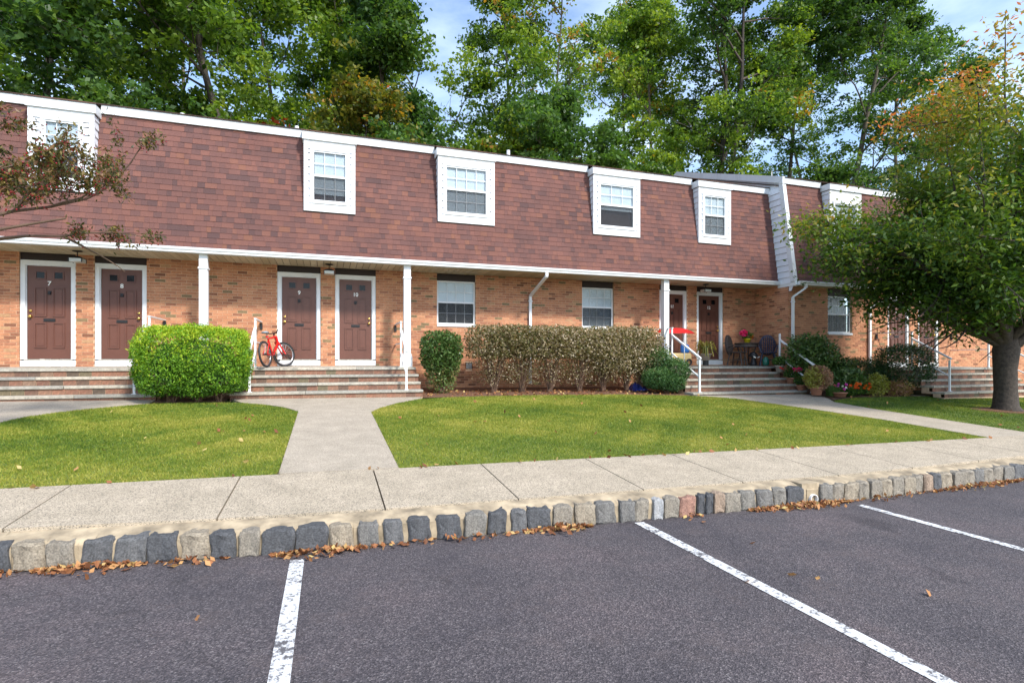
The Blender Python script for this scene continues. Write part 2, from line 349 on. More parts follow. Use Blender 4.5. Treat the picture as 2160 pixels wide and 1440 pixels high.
# ------------------------------------------------------------------ ground
LAT = -.0102
BR = [4.6, 4.83, 6.11, 12.3, 14.46]
def gz(X, Y):
    X = np.asarray(X, float); Y = np.asarray(Y, float)
    b = np.interp(Y, [4.58, 4.6, 4.83, 6.11, 12.3, 14.46, 30], [.0, .2, .225, .31, .685, .79, .9])
    return b + LAT * np.clip(X, -20, 30)
def az(X): return LAT * np.clip(X, -20, 30)
def kerb_y(X):
    X = np.asarray(X, float)
    return 4.57 + .09 * np.maximum(0, -X - .2) + .07 * np.maximum(0, X - 5.9)
def sheet(name, poly, mat, zoff=0.0, thick=0.0, parent=None, zf=gz, xs=(), **props):
    bm = bmesh.new()
    f = bm.faces.new([bm.verts.new((x, y, 0)) for x, y in poly])
    if f.normal.z < 0: f.normal_flip()
    bm.normal_update()
    if bm.faces[:][0].normal.z < 0: bmesh.ops.reverse_faces(bm, faces=bm.faces[:])
    for yb in list(BR):
        bmesh.ops.bisect_plane(bm, geom=bm.verts[:] + bm.edges[:] + bm.faces[:], plane_co=(0, yb, 0), plane_no=(0, 1, 0))
    for xb in (-20, 30) + tuple(xs):
        bmesh.ops.bisect_plane(bm, geom=bm.verts[:] + bm.edges[:] + bm.faces[:], plane_co=(xb, 0, 0), plane_no=(1, 0, 0))
    if thick:
        top = bm.faces[:]
        r = bmesh.ops.extrude_face_region(bm, geom=top)
        vs_ = [g for g in r['geom'] if isinstance(g, bmesh.types.BMVert)]
        low = [v for v in bm.verts if v not in set(vs_)]
        for v in bm.verts: v.co.z = 0
        for v in low: v.co.z = -thick
        bmesh.ops.recalc_face_normals(bm, faces=bm.faces[:])
    for v in bm.verts: v.co.z += float(zf(v.co.x, v.co.y)) + zoff
    me = bpy.data.meshes.new(name); bm.to_mesh(me); bm.free(); me.materials.append(M[mat])
    return link(name, me, parent, **props)
sheet('ground', [(-150, 6.0), (150, 6.0), (150, 400), (-150, 400)], 'turf', -.03, kind='structure')
def azf(x, y): return az(x)
sheet('parking_lot', [(-60, -60), (60, -60), (60, 6.02), (-60, 6.02)], 'asphalt', 0, zf=azf, kind='structure')
lawnL = [(-4.55, 6.13), (-.49, 6.13), (-.5, 10.45), (-.76, 10.98), (-1.12, 11.41), (-1.57, 11.72), (-2.25, 11.86), (-3.02, 11.82), (-3.58, 11.45), (-4.05, 11.0), (-4.4, 10.46), (-4.5, 9.91)]
lawnR = [(.755, 6.13), (10.42, 6.13), (10.42, 8), (10.15, 9.6), (9.75, 11.3), (9.3, 11.75), (8.71, 12.04), (7.03, 12.4), (4.46, 12.45), (2.66, 12.25), (1.88, 11.95), (1.38, 11.4), (.94, 10.71), (.76, 10.26)]
lawnF = [(11.85, 6.13), (24, 6.13), (24, 10.6), (18.4, 10.65), (16.5, 11.25), (13.7, 11.2), (12.4, 10.75), (12.0, 10.4), (11.85, 9.3)]
sheet('lawn', lawnL, 'turf', .004, kind='structure'); sheet('lawn', lawnR, 'turf', .004, kind='structure'); sheet('lawn', lawnF, 'turf', .004, kind='structure')
sheet('mulch_bed', [(2.03, 12.2), (2.66, 12.27), (4.46, 12.47), (7.03, 12.42), (8.71, 12.06), (8.95, 12.0), (8.95, 14.5), (2.03, 14.5)], 'mulch', .012, kind='structure')
sheet('mulch_bed', [(-3.12, 11.84), (-2.25, 11.88), (-1.9, 11.8), (-1.9, 13.2), (-3.15, 13.2)], 'mulch', .012, kind='structure')
sheet('mulch_bed', [(12.42, 10.8), (13.7, 11.22), (16.2, 11.27), (16.3, 13.1), (12.8, 13.1), (12.78, 11.4)], 'mulch', .012, kind='structure')
sheet('path', [(-.48, 6.14), (.745, 6.14), (.75, 10.27), (.93, 10.72), (1.37, 11.42), (1.87, 11.97), (2.03, 12.4), (-1.88, 12.4), (-1.57, 11.74), (-1.11, 11.43), (-.74, 11.0), (-.49, 10.46)], 'path', .016, .08, kind='structure')
sheet('path', [(-5.8, 6.14), (-4.57, 6.14), (-4.52, 9.91), (-4.42, 10.48), (-4.07, 11.02), (-3.6, 11.47), (-3.14, 11.84), (-3.17, 12.4), (-11, 12.4), (-11, 11.9), (-7, 11.6), (-6.2, 11), (-5.85, 10)], 'path', .016, .08, kind='structure')
sheet('path', [(10.44, 6.14), (11.83, 6.14), (11.83, 9.3), (11.98, 10.4), (12.4, 10.9), (12.76, 11.4), (12.78, 12.3), (8.97, 12.3), (8.97, 12.02), (9.32, 11.77), (9.77, 11.32), (10.17, 9.62), (10.44, 8.02)], 'path', .016, .08, kind='structure')
sheet('path', [(16.5, 11.27), (18.4, 10.67), (24, 10.62), (24, 11.5), (16.2, 11.5)], 'path', .016, .08, kind='structure')
# sidewalk slabs
sw = thing('sidewalk', 'pale speckled concrete sidewalk of separate slabs along the stone kerb', 'sidewalk', (0, 5.4, 0))
del sw['category']; del sw['label']; sw['kind'] = 'structure'
J = [-9, -7.7, -6.35, -5.0, -3.65, -2.25, -.83, .47, 1.68, 3.01, 4.24, 5.6, 6.89, 8.27, 9.6, 10.95, 12.3, 13.6, 14.9, 16.2, 17.5]
SK = .0
for a, b in zip(J[:-1], J[1:]):
    g = .007
    sheet('slab', [(a + g, float(kerb_y(a)) + .235), (b - g, float(kerb_y(b)) + .235), (b - g, 6.12), (a + g, 6.12)], 'walk', .014, .09, sw)
sheet('joint_bed', [(-9, 5.66), (-5, 5.28), (-2.25, 5.03), (-.2, 4.84), (5.9, 4.84), (17.5, 5.65), (17.5, 6.13), (-9, 6.13)], 'soil', -.012, parent=sw)
# kerb
BL = [(-2.28, -2.11), (-2.09, -1.9), (-1.88, -1.72), (-1.66, -1.48), (-1.45, -1.26), (-1.25, -1.06), (-1.03, -0.84), (-0.83, -0.66), (-0.63, -0.49), (-0.47, -0.24), (-0.23, -0.0), (0.02, 0.19), (0.24, 0.39), (0.44, 0.59), (0.64, 0.82), (0.88, 1.08), (1.12, 1.3), (1.33, 1.49), (1.54, 1.68), (1.69, 1.9), (1.94, 2.12), (2.16, 2.35), (2.37, 2.57), (2.62, 2.77), (2.78, 2.93), (2.98, 3.08), (3.1, 3.26), (3.28, 3.46), (3.49, 3.58), (3.59, 3.68), (3.69, 3.81), (3.82, 4.0), (4.02, 4.21), (4.23, 4.43), (4.45, 4.61), (4.62, 4.83), (5.08, 5.24), (5.26, 5.42), (5.44, 5.64), (5.65, 5.8), (5.82, 5.98), (6.01, 6.18), (6.19, 6.37), (6.38, 6.57), (6.58, 6.74), (6.76, 6.92), (6.94, 7.08), (7.1, 7.31), (7.33, 7.51), (7.53, 7.75), (7.76, 7.95), (7.97, 8.17), (8.18, 8.39), (8.4, 8.61)]
BT = [.15, .66, .62, .2, .34, .1, .68, .12, .6, .12, .08, .66, .4, .3, .15, .12, .52, .12, .35, .14, .6, .68, .4, .38, .64, .97, .55, .88, .15, .1, .85, .55, .5, .36, .45, .1, .52, .58, .66, .55, .6, .66, .62, .7, .58, .85, .2, .66, .55, .6, .38, .55, .6, .52]
x = -2.3
while x > -7: BL.append((x - .19, x)); BT.append(random.random()); x -= .21
x = 8.63
while x < 16: BL.append((x, x + .19)); BT.append(random.random()); x += .21
kb = thing('kerb', 'low kerb of mixed dark and tan granite blocks set in cream mortar beside the asphalt', 'kerb', (0, 4.6, 0))
def stone_mesh(k, wdt):
    r = np.random.default_rng(k); bm = bmesh.new(); bmesh.ops.create_cube(bm, size=1)
    bmesh.ops.bevel(bm, geom=bm.edges[:] , offset=.09, segments=1, affect='EDGES')
    bmesh.ops.subdivide_edges(bm, edges=[e for e in bm.edges if e.calc_length() > .5], cuts=3, use_grid_fill=True)
    bm.verts.ensure_lookup_table()
    for v in bm.verts:
        v.co += Vector(r.normal(size=3) * .018) + Vector((.03 * math.sin(v.co.z * 5 + k), .07 * math.sin(v.co.x * 6 + k * 2) * (v.co.y < 0), .025 * math.sin(v.co.x * 5 + k)))
    me = bpy.data.meshes.new('block'); bm.to_mesh(me); bm.free()
    return me
SMESH = {}
for (a, b), tt in zip(BL, BT):
    key = (random.randrange(5), round(tt, 1))
    if key not in SMESH:
        me = stone_mesh(key[0], 1); at = me.attributes.new('tint', 'FLOAT', 'FACE')
        at.data.foreach_set('value', np.full(len(me.polygons), key[1], np.float32)); me.materials.append(M['block']); SMESH[key] = me
    xc = (a + b) / 2; yc = float(kerb_y(xc)); ang = math.atan2(float(kerb_y(b)) - float(kerb_y(a)), b - a)
    o = link('block', SMESH[key], kb)
    o.matrix_basis = Matrix.Translation((xc, yc + .070 + random.uniform(-.008, .008), float(az(xc)) + .092 + random.uniform(-.006, .006))) @ Matrix.Rotation(ang, 4, 'Z') @ Matrix.Diagonal(((b - a) * 1.05, .14, .205, 1))
mb = MB(); xs = np.linspace(-7.2, 16.2, 235)
for a, b in zip(xs[:-1], xs[1:]):
    ya, yb = float(kerb_y(a)), float(kerb_y(b)); za, zb = float(az(a)), float(az(b))
    j1, j2 = random.uniform(-.008, .008), random.uniform(-.008, .008)
    j3 = random.uniform(-.006, .006); j4 = random.uniform(-.012, .012); prof = [(.032, -.05), (.026 + j3, .155), (.060, .188 + j3 * .5), (.14, .210), (.235 + j4, .224), (.25, -.05)]
    v = [(a, ya + p, za + q) for p, q in prof] + [(b, yb + p, zb + q) for p, q in prof]
    mb.add(v, [(i, i + 6, i + 7, i + 1) for i in range(5)])
mb.build('mortar', 'curbmortar', kb)
# drain outlet gap in the kerb
mb = MB(); dz = float(az(4.95))
mb.box((4.84, 4.60, dz + .10), (5.08, 4.83, dz + .222)); mb.build('drain_surround', 'curbmortar', kb, bevel=0)
mb = MB(); cx, cz = 4.98, dz + .055
a = np.linspace(0, 2 * np.pi, 17)
for r0, r1 in ((.052, .045),):
    ring0 = np.stack([cx + r0 * np.cos(a), np.full(17, 4.565), cz + r0 * np.sin(a)], 1); ring1 = np.stack([cx + r1 * np.cos(a), np.full(17, 4.565), cz + r1 * np.sin(a)], 1)
    back0 = ring0 + (0, .2, 0); back1 = ring1 + (0, .2, 0)
    v = np.concatenate([ring0, ring1, back0, back1]); f = []
    for i in range(16): f += [(i, i + 1, 17 + i + 1, 17 + i), (i, 34 + i, 34 + i + 1, i + 1), (17 + i, 17 + i + 1, 51 + i + 1, 51 + i)]
    mb.add(v, f)
tag(mb.build('drain_pipe', 'white'), 'short white round drain pipe poking through the kerb above a heap of leaves', 'pipe')
# parking lines
for n_, (xl, y0, wd) in enumerate(((-.215, 4.42, .10), (2.785, 4.52, .10), (5.425, 4.40, .095), (-3.2, 4.4, .1))):
    xs_ = wd / 2
    sheet('parking_line', [(xl - xs_, -1.5), (xl + xs_, -1.5), (xl + xs_, y0), (xl - xs_, y0)], 'paint', .004, zf=azf, kind='structure')

# ------------------------------------------------------------------ walls with real bricks
BW, BH, MJ = .203, .057, .010
PIECES = {}
def piece(kind, key, builder):
    if (kind, key) not in PIECES: PIECES[(kind, key)] = builder()
    return PIECES[(kind, key)]
def btint():
    r = random.random()
    if r < .045: return random.uniform(.95, 1)
    if r < .16: return random.uniform(0, .18)
    return min(.92, max(.15, random.gauss(.52, .2)))
BTS = [0.08, .2, .35, .45, .52, .6, .7, .82, .97]
def brick_wall(parent, org, U, Nn, u0, u1, z0, z1, holes, solo=None, mat='brick', depth=.007, course=None, name='brick'):
    """org + u*U + z ; Nn outward. Every brick its own box; those in solo(u,z) become objects."""
    U = np.array(U, float); Nn = np.array(Nn, float); org = np.array(org, float); ch = (course or BH + MJ); bh = ch - MJ
    mb = MB(); k = 0; z = z0; nsolo = 0
    q = lambda u, zz, n: org + U * u + np.array([0, 0, 1.]) * zz + Nn * n
    F5 = BOXF[[0, 1, 2, 3, 5]]
    while z < z1 - .01:
        zt = min(z + bh, z1); off = (k % 2) * (BW + MJ) / 2
        u = math.floor((u0) / (BW + MJ)) * (BW + MJ) - off
        while u < u1:
            a, b = max(u, u0), min(u + BW, u1)
            segs = [(a, b)] if b - a > .02 else []
            for (h0, h1, g0, g1) in holes:
                if zt > g0 + .005 and z < g1 - .005:
                    ns = []
                    for (p, r) in segs:
                        if r <= h0 or p >= h1: ns.append((p, r))
                        else:
                            if h0 - p > .02: ns.append((p, h0))
                            if r - h1 > .02: ns.append((h1, r))
                    segs = ns
            for (p, r) in segs:
                t = btint(); dj = random.uniform(-.0018, .0018)
                if solo and nsolo < 300 and r - p > BW - .001 and zt - z > bh - .001 and solo(p, z):
                    t = min(BTS, key=lambda b_: abs(b_ - t))
                    me = piece(name, t, lambda: MB().box((0, -depth, 0), (BW, .01, bh), t).mesh('brick', mat))
                    o = link(name, me, parent)
                    o.matrix_basis = Matrix.Translation(q(p, z, dj)) @ Matrix(((U[0], -Nn[0], 0, 0), (U[1], -Nn[1], 0, 0), (0, 0, 1, 0), (0, 0, 0, 1)))
                    nsolo += 1; continue
                v = [q(uu, zz, nn_) for zz in (z, zt) for uu, nn_ in ((p, depth + dj), (r, depth + dj), (r, -.01), (p, -.01))]
                mb.add(v, BOXF[[0, 1, 2, 3, 5]], t)
            u += BW + MJ
        z += ch; k += 1
    mb.build('brick_courses', mat, parent, kind='stuff')
def wall_sheet(org, U, u0, u1, z0, z1, holes, Nn, reveal=.12):
    """mortar surface with openings, plus the reveals of the openings"""
    us = sorted({u0, u1, *[h[0] for h in holes], *[h[1] for h in holes]}); zs = sorted({z0, z1, *[h[2] for h in holes], *[h[3] for h in holes]})
    us = [u for u in us if u0 <= u <= u1]; zs = [z for z in zs if z0 <= z <= z1]
    mb = MB(); U = np.array(U, float); Nn = np.array(Nn, float); org = np.array(org, float)
    q = lambda u, z, n=0: org + U * u + Nn * n + np.array([0, 0, z])
    for a, b in zip(us[:-1], us[1:]):
        for c, d in zip(zs[:-1], zs[1:]):
            m_ = ((a + b) / 2, (c + d) / 2)
            if any(h[0] < m_[0] < h[1] and h[2] < m_[1] < h[3] for h in holes): continue
            mb.add([q(a, c), q(b, c), q(b, d), q(a, d)], [(0, 1, 2, 3)])
    for h in holes:
        for (a, c), (b, d) in (((h[0], h[2]), (h[0], h[3])), ((h[1], h[3]), (h[1], h[2])), ((h[0], h[3]), (h[1], h[3])), ((h[1], h[2]), (h[0], h[2]))):
            mb.add([q(a, c), q(b, d), q(b, d, -reveal), q(a, c, -reveal)], [(0, 1, 2, 3)])
    return mb

WY, FY = 14.46, 13.10          # wall planes of the two sections
SOF, FSOF = 3.82, 3.76
PF, FPF = 1.365, 1.28
DOORS = [(-6.235, '7', 'L'), (-4.89, '8', 'R'), (-1.16, '9', 'L'), (.18, '10', 'R'), (9.62, '11', 'L'), (10.98, '12', 'R')]
FDOORS = [(17.38, '14', 'L'), (18.78, '15', 'R')]
WINS = [(2.77, 3.81, 2.44, 3.63, 'shade'), (7.02, 8.04, 2.44, 3.63, 'curtain')]
FWINS = [(14.83, 15.82, 2.34, 3.52, 'drape')]
house = thing('townhouse_row', 'brick townhouse section with brown shingled mansard roof and doors 7 to 12', 'building', (2, 16, .7))
house2 = thing('townhouse_row', 'forward brick townhouse section behind the leafy tree with doors 14 and 15', 'building', (18, 16, .6))
def facade(root, Y, u0, u1, z0, soff, doors, wins, pf, solo, vents=()):
    holes = []
    for d in doors: holes.append((d[0], d[0] + 1.0, pf + .0, soff))
    for w_ in wins: holes.append((w_[0] - .01, w_[1] + .01, w_[2], soff))
    for v in vents: holes.append(v)
    wl = wall_sheet((0, Y, 0), (1, 0, 0), u0, u1, z0, soff + .05, holes, (0, -1, 0)).build('wall', 'mortar', root)
    brick_wall(wl, (0, Y, 0), (1, 0, 0), (0, -1, 0), u0, u1, z0, soff, holes, solo)
    return wl
nearX = lambda u, z: (-6.3 < u < -3.2 or -3.5 < u < -1.3 or -1.3 < u < .0) and z > 2.1
nearX = lambda u, z: -3.8 < u < -1.25 and 1.4 < z
wall_main = facade(house, WY, -9.5, 13.25, .55, SOF, DOORS, WINS, PF, nearX, [(3.54, 3.73, 1.27, 1.44)])
B('crawl_vent', (3.545, WY + .01, 1.272), (3.725, WY + .02, 1.438), 'iron', house)
mb = MB()
for i in range(6): mb.box((3.565 + i * .026, WY - .004, 1.28), (3.573 + i * .026, WY + .01, 1.43))
mb.build('vent_bars', 'whiteold', house)
wall_fwd = facade(house2, FY, 13.25, 24.5, .4, FSOF, FDOORS, FWINS, FPF, None)
# side wall of forward section facing left
sd = wall_sheet((13.25, 0, 0), (0, -1, 0), -14.46, -13.10, .5, 3.9, [], (-1, 0, 0)).build('wall', 'mortar', house2)
brick_wall(sd, (13.25, 0, 0), (0, -1, 0), (-1, 0, 0), -14.44, -13.085, .5, FSOF + .05, [], None)
for (a, b, c, d) in ((2.03, 8.9, .3, .57),): pass

# doors -----------------------------------------------------------
TXT = {}
def add_text(s, loc, size, parent):
    cu = bpy.data.curves.new('house_number', 'FONT'); cu.body = s; cu.size = size; cu.align_x = 'CENTER'; cu.align_y = 'CENTER'
    cu.extrude = .004; cu.offset = .003; cu.materials.append(M['number'])
    tmp = bpy.data.objects.new('tmp', cu); me = bpy.data.meshes.new_from_object(tmp); bpy.data.objects.remove(tmp)
    if not me.materials: me.materials.append(M['number'])
    o = link('house_number', me, parent); o.matrix_basis = Matrix.Translation(loc) @ Matrix.Rotation(R(90), 4, 'X'); return o
def make_door(root, X, Y, pf, num, side):
    fy = Y + .02; dy = Y + .075
    mb = MB(); z0 = pf + .01; zt = pf + 2.295
    mb.box((X + .005, fy, z0 + .15), (X + .088, Y + .14, zt)).box((X + .912, fy, z0 + .15), (X + .995, Y + .14, zt))
    mb.box((X + .088, fy + .001, zt - .095), (X + .912, Y + .14, zt))
    mb.box((X + .005, fy - .012, z0), (X + .995, Y + .14, z0 + .125))
    fr = mb.build('door_frame', 'white', root)
    mb = MB(); mb.box((X + .088, fy + .03, z0 + .126), (X + .105, dy + .03, zt - .095)).box((X + .895, fy + .03, z0 + .126), (X + .912, dy + .03, zt - .095)); mb.box((X + .105, fy + .03, zt - .112), (X + .895, dy + .03, zt - .095))
    mb.build('door_stop', 'whiteold', fr)
    B('threshold', (X + .07, fy - .004, z0 + .128), (X + .93, dy + .03, z0 + .152), 'stone', fr)
    B('head_panel', (X + .004, Y + .03, zt + .002), (X + .996, Y + .06, pf + 2.6), 'header', root)
    dx0, dx1 = X + .108, X + .892; dz0, dz1 = pf + .168, pf + 2.185; W = dx1 - dx0
    d = B('door', (dx0, dy, dz0), (dx1, dy + .04, dz1), 'door', root)
    k = W / .82
    def panel(nm, a, b, c, e, inner):
        x0, x1 = dx0 + a * k, dx0 + b * k; zt_, zb = dz1 - c, dz1 - e
        mb = MB(); w_ = .022
        mb.box((x0, dy - .017, zb), (x0 + w_, dy + .002, zt_)).box((x1 - w_, dy - .017, zb), (x1, dy + .002, zt_))
        mb.box((x0 + w_, dy - .018, zt_ - w_), (x1 - w_, dy + .002, zt_)).box((x0 + w_, dy - .018, zb), (x1 - w_, dy + .002, zb + w_))
        if not inner: mb.box((x0 + .05, dy - .007, zb + .05), (x1 - .05, dy + .002, zt_ - .05))
        o = mb.build(nm, 'door', d)
        if inner: B('door_pane', (x0 + w_, dy - .004, zb + w_), (x1 - w_, dy + .002, zt_ - w_), 'darkglass', d)
    for a, b in ((.13, .36), (.47, .70)):
        panel('door_panel', a, b, .46, 1.10, False); panel('door_panel', a, b, 1.23, 1.78, False)
        panel('pane_frame', a + .015, b - .015, .11, .29, True)
    add_text(num, ((dx0 + dx1) / 2, dy - .012, dz1 - .38), .13, d)
    cx = (dx0 + dx1) / 2
    mb = MB(); mb.box((cx - .03, dy - .02, dz1 - .62), (cx + .03, dy, dz1 - .54)); mb.box((cx - .022, dy - .032, dz1 - .612), (cx + .022, dy - .02, dz1 - .575)); mb.build('door_knocker', 'iron', d)
    mb = MB(); mb.box((cx - .105, dy - .012, dz1 - 1.205), (cx + .105, dy, dz1 - 1.14)); mb.box((cx - .085, dy - .018, dz1 - 1.19), (cx + .085, dy - .012, dz1 - 1.155)); mb.build('mail_slot', 'iron', d)
    kx = dx0 + .06 if side == 'L' else dx1 - .06
    def knob(nm, z, r, dep):
        mb = MB(); prof = [(r * .9, 0), (r, .006), (r * .4, .012), (r * .4, .025), (r * .9, .033), (r, dep * .8), (r * .6, dep), (0, dep)]
        mb.lathe(prof, (0, 0, 0), 12); o = mb.build(nm, 'brass', d, True)
        o.matrix_basis = Matrix.Translation((kx, dy, z)) @ Matrix.Rotation(R(90), 4, 'X')
    knob('deadbolt', dz1 - .98, .026, .03); knob('knob', dz1 - 1.10, .033, .065)
for X, n, s_ in DOORS: make_door(house, X, WY, PF, n, s_)
for X, n, s_ in FDOORS: make_door(house2, X, FY, FPF - .005, n, s_)

# windows ----------------------------------------------------------
def make_window(par, X0, X1, z0, z1, Y, cols, style, sub, lower_cols=None):
    """par: the part the pieces belong to (sub=True) or the building; returns window frame"""
    mb = MB(); t = .035; zm = (z0 + z1) / 2 + .01
    mb.box((X0, Y, z0), (X0 + t, Y + .07, z1)).box((X1 - t, Y, z0), (X1, Y + .07, z1))
    mb.box((X0 + t, Y + .001, z1 - t), (X1 - t, Y + .07, z1)).box((X0 + t, Y + .001, z0), (X1 - t, Y + .07, z0 + t))
    mb.box((X0 + t, Y + .004, zm - .022), (X1 - t, Y + .06, zm + .022))
    fr = mb.build('window_frame' if sub else 'window', 'white', par)
    pp = par if sub else fr
    for (za, zb, yy, cc) in ((zm + .022, z1 - t, Y + .022, cols), (z0 + t, zm - .022, Y + .036, cols if lower_cols is None else lower_cols)):
        B('pane', (X0 + t, yy, za), (X1 - t, yy + .004, zb), 'glass', pp)
        if cc:
            m2 = MB(); ww = (X1 - X0 - 2 * t) / cc
            for i in range(1, cc): m2.box((X0 + t + i * ww - .006, yy - .008, za), (X0 + t + i * ww + .006, yy - .001, zb))
            zc = (za + zb) / 2; m2.box((X0 + t, yy - .007, zc - .008), (X1 - t, yy - .002, zc + .008))
            m2.build('muntins', 'white', pp)
    B('insect_screen', (X0 + t, Y + .012, z0 + t), (X1 - t, Y + .0125, zm - .022), 'mesh', pp)
    B('dark_room', (X0 + .01, Y + .24, z0), (X1 - .01, Y + .26, z1), 'interior', pp)
    if style == 'shade': B('roller_shade', (X0 + t, Y + .06, zm - .01), (X1 - t, Y + .064, z1 - t), 'blind', pp)
    if style == 'curtain': B('roller_shade', (X0 + t, Y + .06, zm - .01), (X1 - t, Y + .064, z1 - t), 'blind', pp); B('curtain', (X0 + t, Y + .075, z0 + t), (X1 - t, Y + .079, zm), 'greyblind', pp)
    if style == 'drape':
        m2 = MB(); n = 26; xs = np.linspace(X0 + t, X1 - t, n)
        for i in range(n - 1): m2.add([(xs[i], Y + .09 + .02 * (i % 2), z0 + t), (xs[i + 1], Y + .09 + .02 * ((i + 1) % 2), z0 + t), (xs[i + 1], Y + .09 + .02 * ((i + 1) % 2), z1 - .28), (xs[i], Y + .09 + .02 * (i % 2), z1 - .28)], [(0, 1, 2, 3)])
        m2.build('drape', 'greyblind', pp)
    if style in ('slats', 'halfslats'):
        m2 = MB(); z = z1 - t - .01
        zend = z0 + t if style == 'slats' else zm - (.12 if X0 > 5 or X0 < -3 else .42)
        while z > zend: m2.box((X0 + t + .01, Y + .055, z - .02), (X1 - t - .01, Y + .062, z)); z -= .024
        m2.build('blind_slats', 'blind', pp, kind='stuff')
    return fr
for i, (a, b, c, d, st) in enumerate(WINS):
    fr = make_window(house, a, b, c + .03, d, WY + .05, 4, st, False)
    B('window_sill', (a - .01, WY - .03, c - .035), (b + .01, WY + .08, c + .028), 'white', fr)
    B('head_panel', (a - .008, WY + .05, d + .002), (b + .008, WY + .08, SOF + .03), 'header', house)
for i, (a, b, c, d, st) in enumerate(FWINS):
    fr = make_window(house2, a, b, c + .03, d, FY + .06, 4, st, False)
    B('window_sill', (a - .01, FY - .03, c - .035), (b + .01, FY + .08, c + .028), 'whiteold', fr)
    B('head_panel', (a - .008, FY + .06, d + .002), (b + .008, FY + .09, FSOF + .03), 'header', house2)

# mansard roof -----------------------------------------------------
class Slope:
    def __init__(s, y0, z0, y1, z1): s.a = np.array([0, y0, z0]); d = np.array([0, y1 - y0, z1 - z0]); s.L = np.linalg.norm(d); s.d = d / s.L; s.n = np.array([0, -s.d[2], s.d[1]]); s.y0, s.z0, s.y1, s.z1 = y0, z0, y1, z1
    def Y(s, z): return s.y0 + (z - s.z0) * (s.y1 - s.y0) / (s.z1 - s.z0)
    def p(s, x, v, n): return np.array([x, 0, 0]) + s.a + s.d * v + s.n * n
SM = Slope(13.48, 3.93, 13.90, 6.79); SF = Slope(12.87, 3.86, 13.33, 6.96)
def shingles(root, s, x0, x1, holes, solo=None):
    rf = MB(); rf.add([s.p(x0, -.02, 0), s.p(x1, -.02, 0), s.p(x1, s.L, 0), s.p(x0, s.L, 0)], [(0, 1, 2, 3)])
    roof = rf.build('mansard_roof', 'roofing', root)
    e = .127; mb = MB(); j = 0; ns = 0; TS = [.05, .2, .35, .5, .6, .75, .9, 1.0]; WS = [.09, .12, .15, .18, .24]
    basis = Matrix(((1, s.d[0], s.n[0]), (0, s.d[1], s.n[1]), (0, s.d[2], s.n[2])))
    while j * e < s.L - .01:
        v0 = j * e; v1 = min(v0 + e + .012, s.L); x = x0 - random.random() * .3; zc = s.z0 + (v0 + e / 2) * s.d[2]
        wv = 0
        while x < x1:
            wd = random.choice(WS); a, b = max(x, x0), min(x + wd, x1); x += wd
            if b - a < .01: continue
            hs = [h for h in holes if h[2] < zc < h[3]]
            segs = [(a, b)]
            for h in hs:
                nsg = []
                for p, r in segs:
                    if r <= h[0] or p >= h[1]: nsg.append((p, r))
                    else:
                        if h[0] - p > .015: nsg.append((p, h[0]))
                        if r - h[1] > .015: nsg.append((h[1], r))
                segs = nsg
            t = min(1, max(0, random.gauss(.5, .17)));
            rr = random.random()
            if rr < .08: t = random.uniform(.8, 1)
            elif rr < .18: t = random.uniform(0, .25)
            th = random.choice((.013, .013, .013, .016))
            for p, r in segs:
                if solo and ns < 300 and abs(r - p - wd) < 1e-6 and v1 - v0 > e and solo(p, zc):
                    t2 = min(TS, key=lambda q: abs(q - t))
                    me = piece('shingle', (wd, t2, th), lambda: MB().add([(0.001, 0, 0), (wd - .001, 0, 0), (wd - .001, 0, th), (.001, 0, th), (.001, e + .012, 0), (wd - .001, e + .012, 0), (wd - .001, e + .012, .005), (.001, e + .012, .005)], [(0, 1, 2, 3), (3, 2, 6, 7), (0, 3, 7, 4), (1, 5, 6, 2)], t2).mesh('shingle', 'shingle'))
                    o = link('shingle', me, roof); q = s.p(p, v0, 0)
                    o.matrix_basis = Matrix.Translation(q) @ basis.to_4x4(); ns += 1; continue
                mb.add([s.p(p + .001, v0, 0), s.p(r - .001, v0, 0), s.p(r - .001, v0, th), s.p(p + .001, v0, th), s.p(p + .001, v1, 0), s.p(r - .001, v1, 0), s.p(r - .001, v1, .005), s.p(p + .001, v1, .005)],
                       [(0, 1, 2, 3), (3, 2, 6, 7), (0, 3, 7, 4), (1, 5, 6, 2)], t)
        j += 1
    mb.build('shingle_courses', 'shingle', roof, kind='stuff')
    return roof
DORM = [(-5.73, -4.60, -5.47, -4.85, 3, None, 'halfslats'), (-.52, .63, -.33, .44, 3, None, 'halfslats'), (2.62, 4.10, 2.81, 3.90, 4, None, 'slats'),
        (6.94, 8.41, 7.13, 8.22, 3, 0, 'halfslats'), (10.39, 11.55, 10.58, 11.36, 3, None, 'slats'), (-8.9, -7.6, -8.7, -7.8, 3, None, 'slats')]
FDORM = [(14.78, 16.1, 14.98, 15.9, 3, None, 'slats'), (19.6, 20.9, 19.8, 20.7, 3, None, 'slats')]
DZ0 = 4.98
shingles(house, SM, -9.5, 13.25, [(d[0], d[1], DZ0, 7) for d in DORM], lambda x_, z_: -4.5 < x_ < -.6 and z_ < 5.4 )
shingles(house2, SF, 13.36, 24.5, [(d[0], d[1], DZ0, 7.3) for d in FDORM])
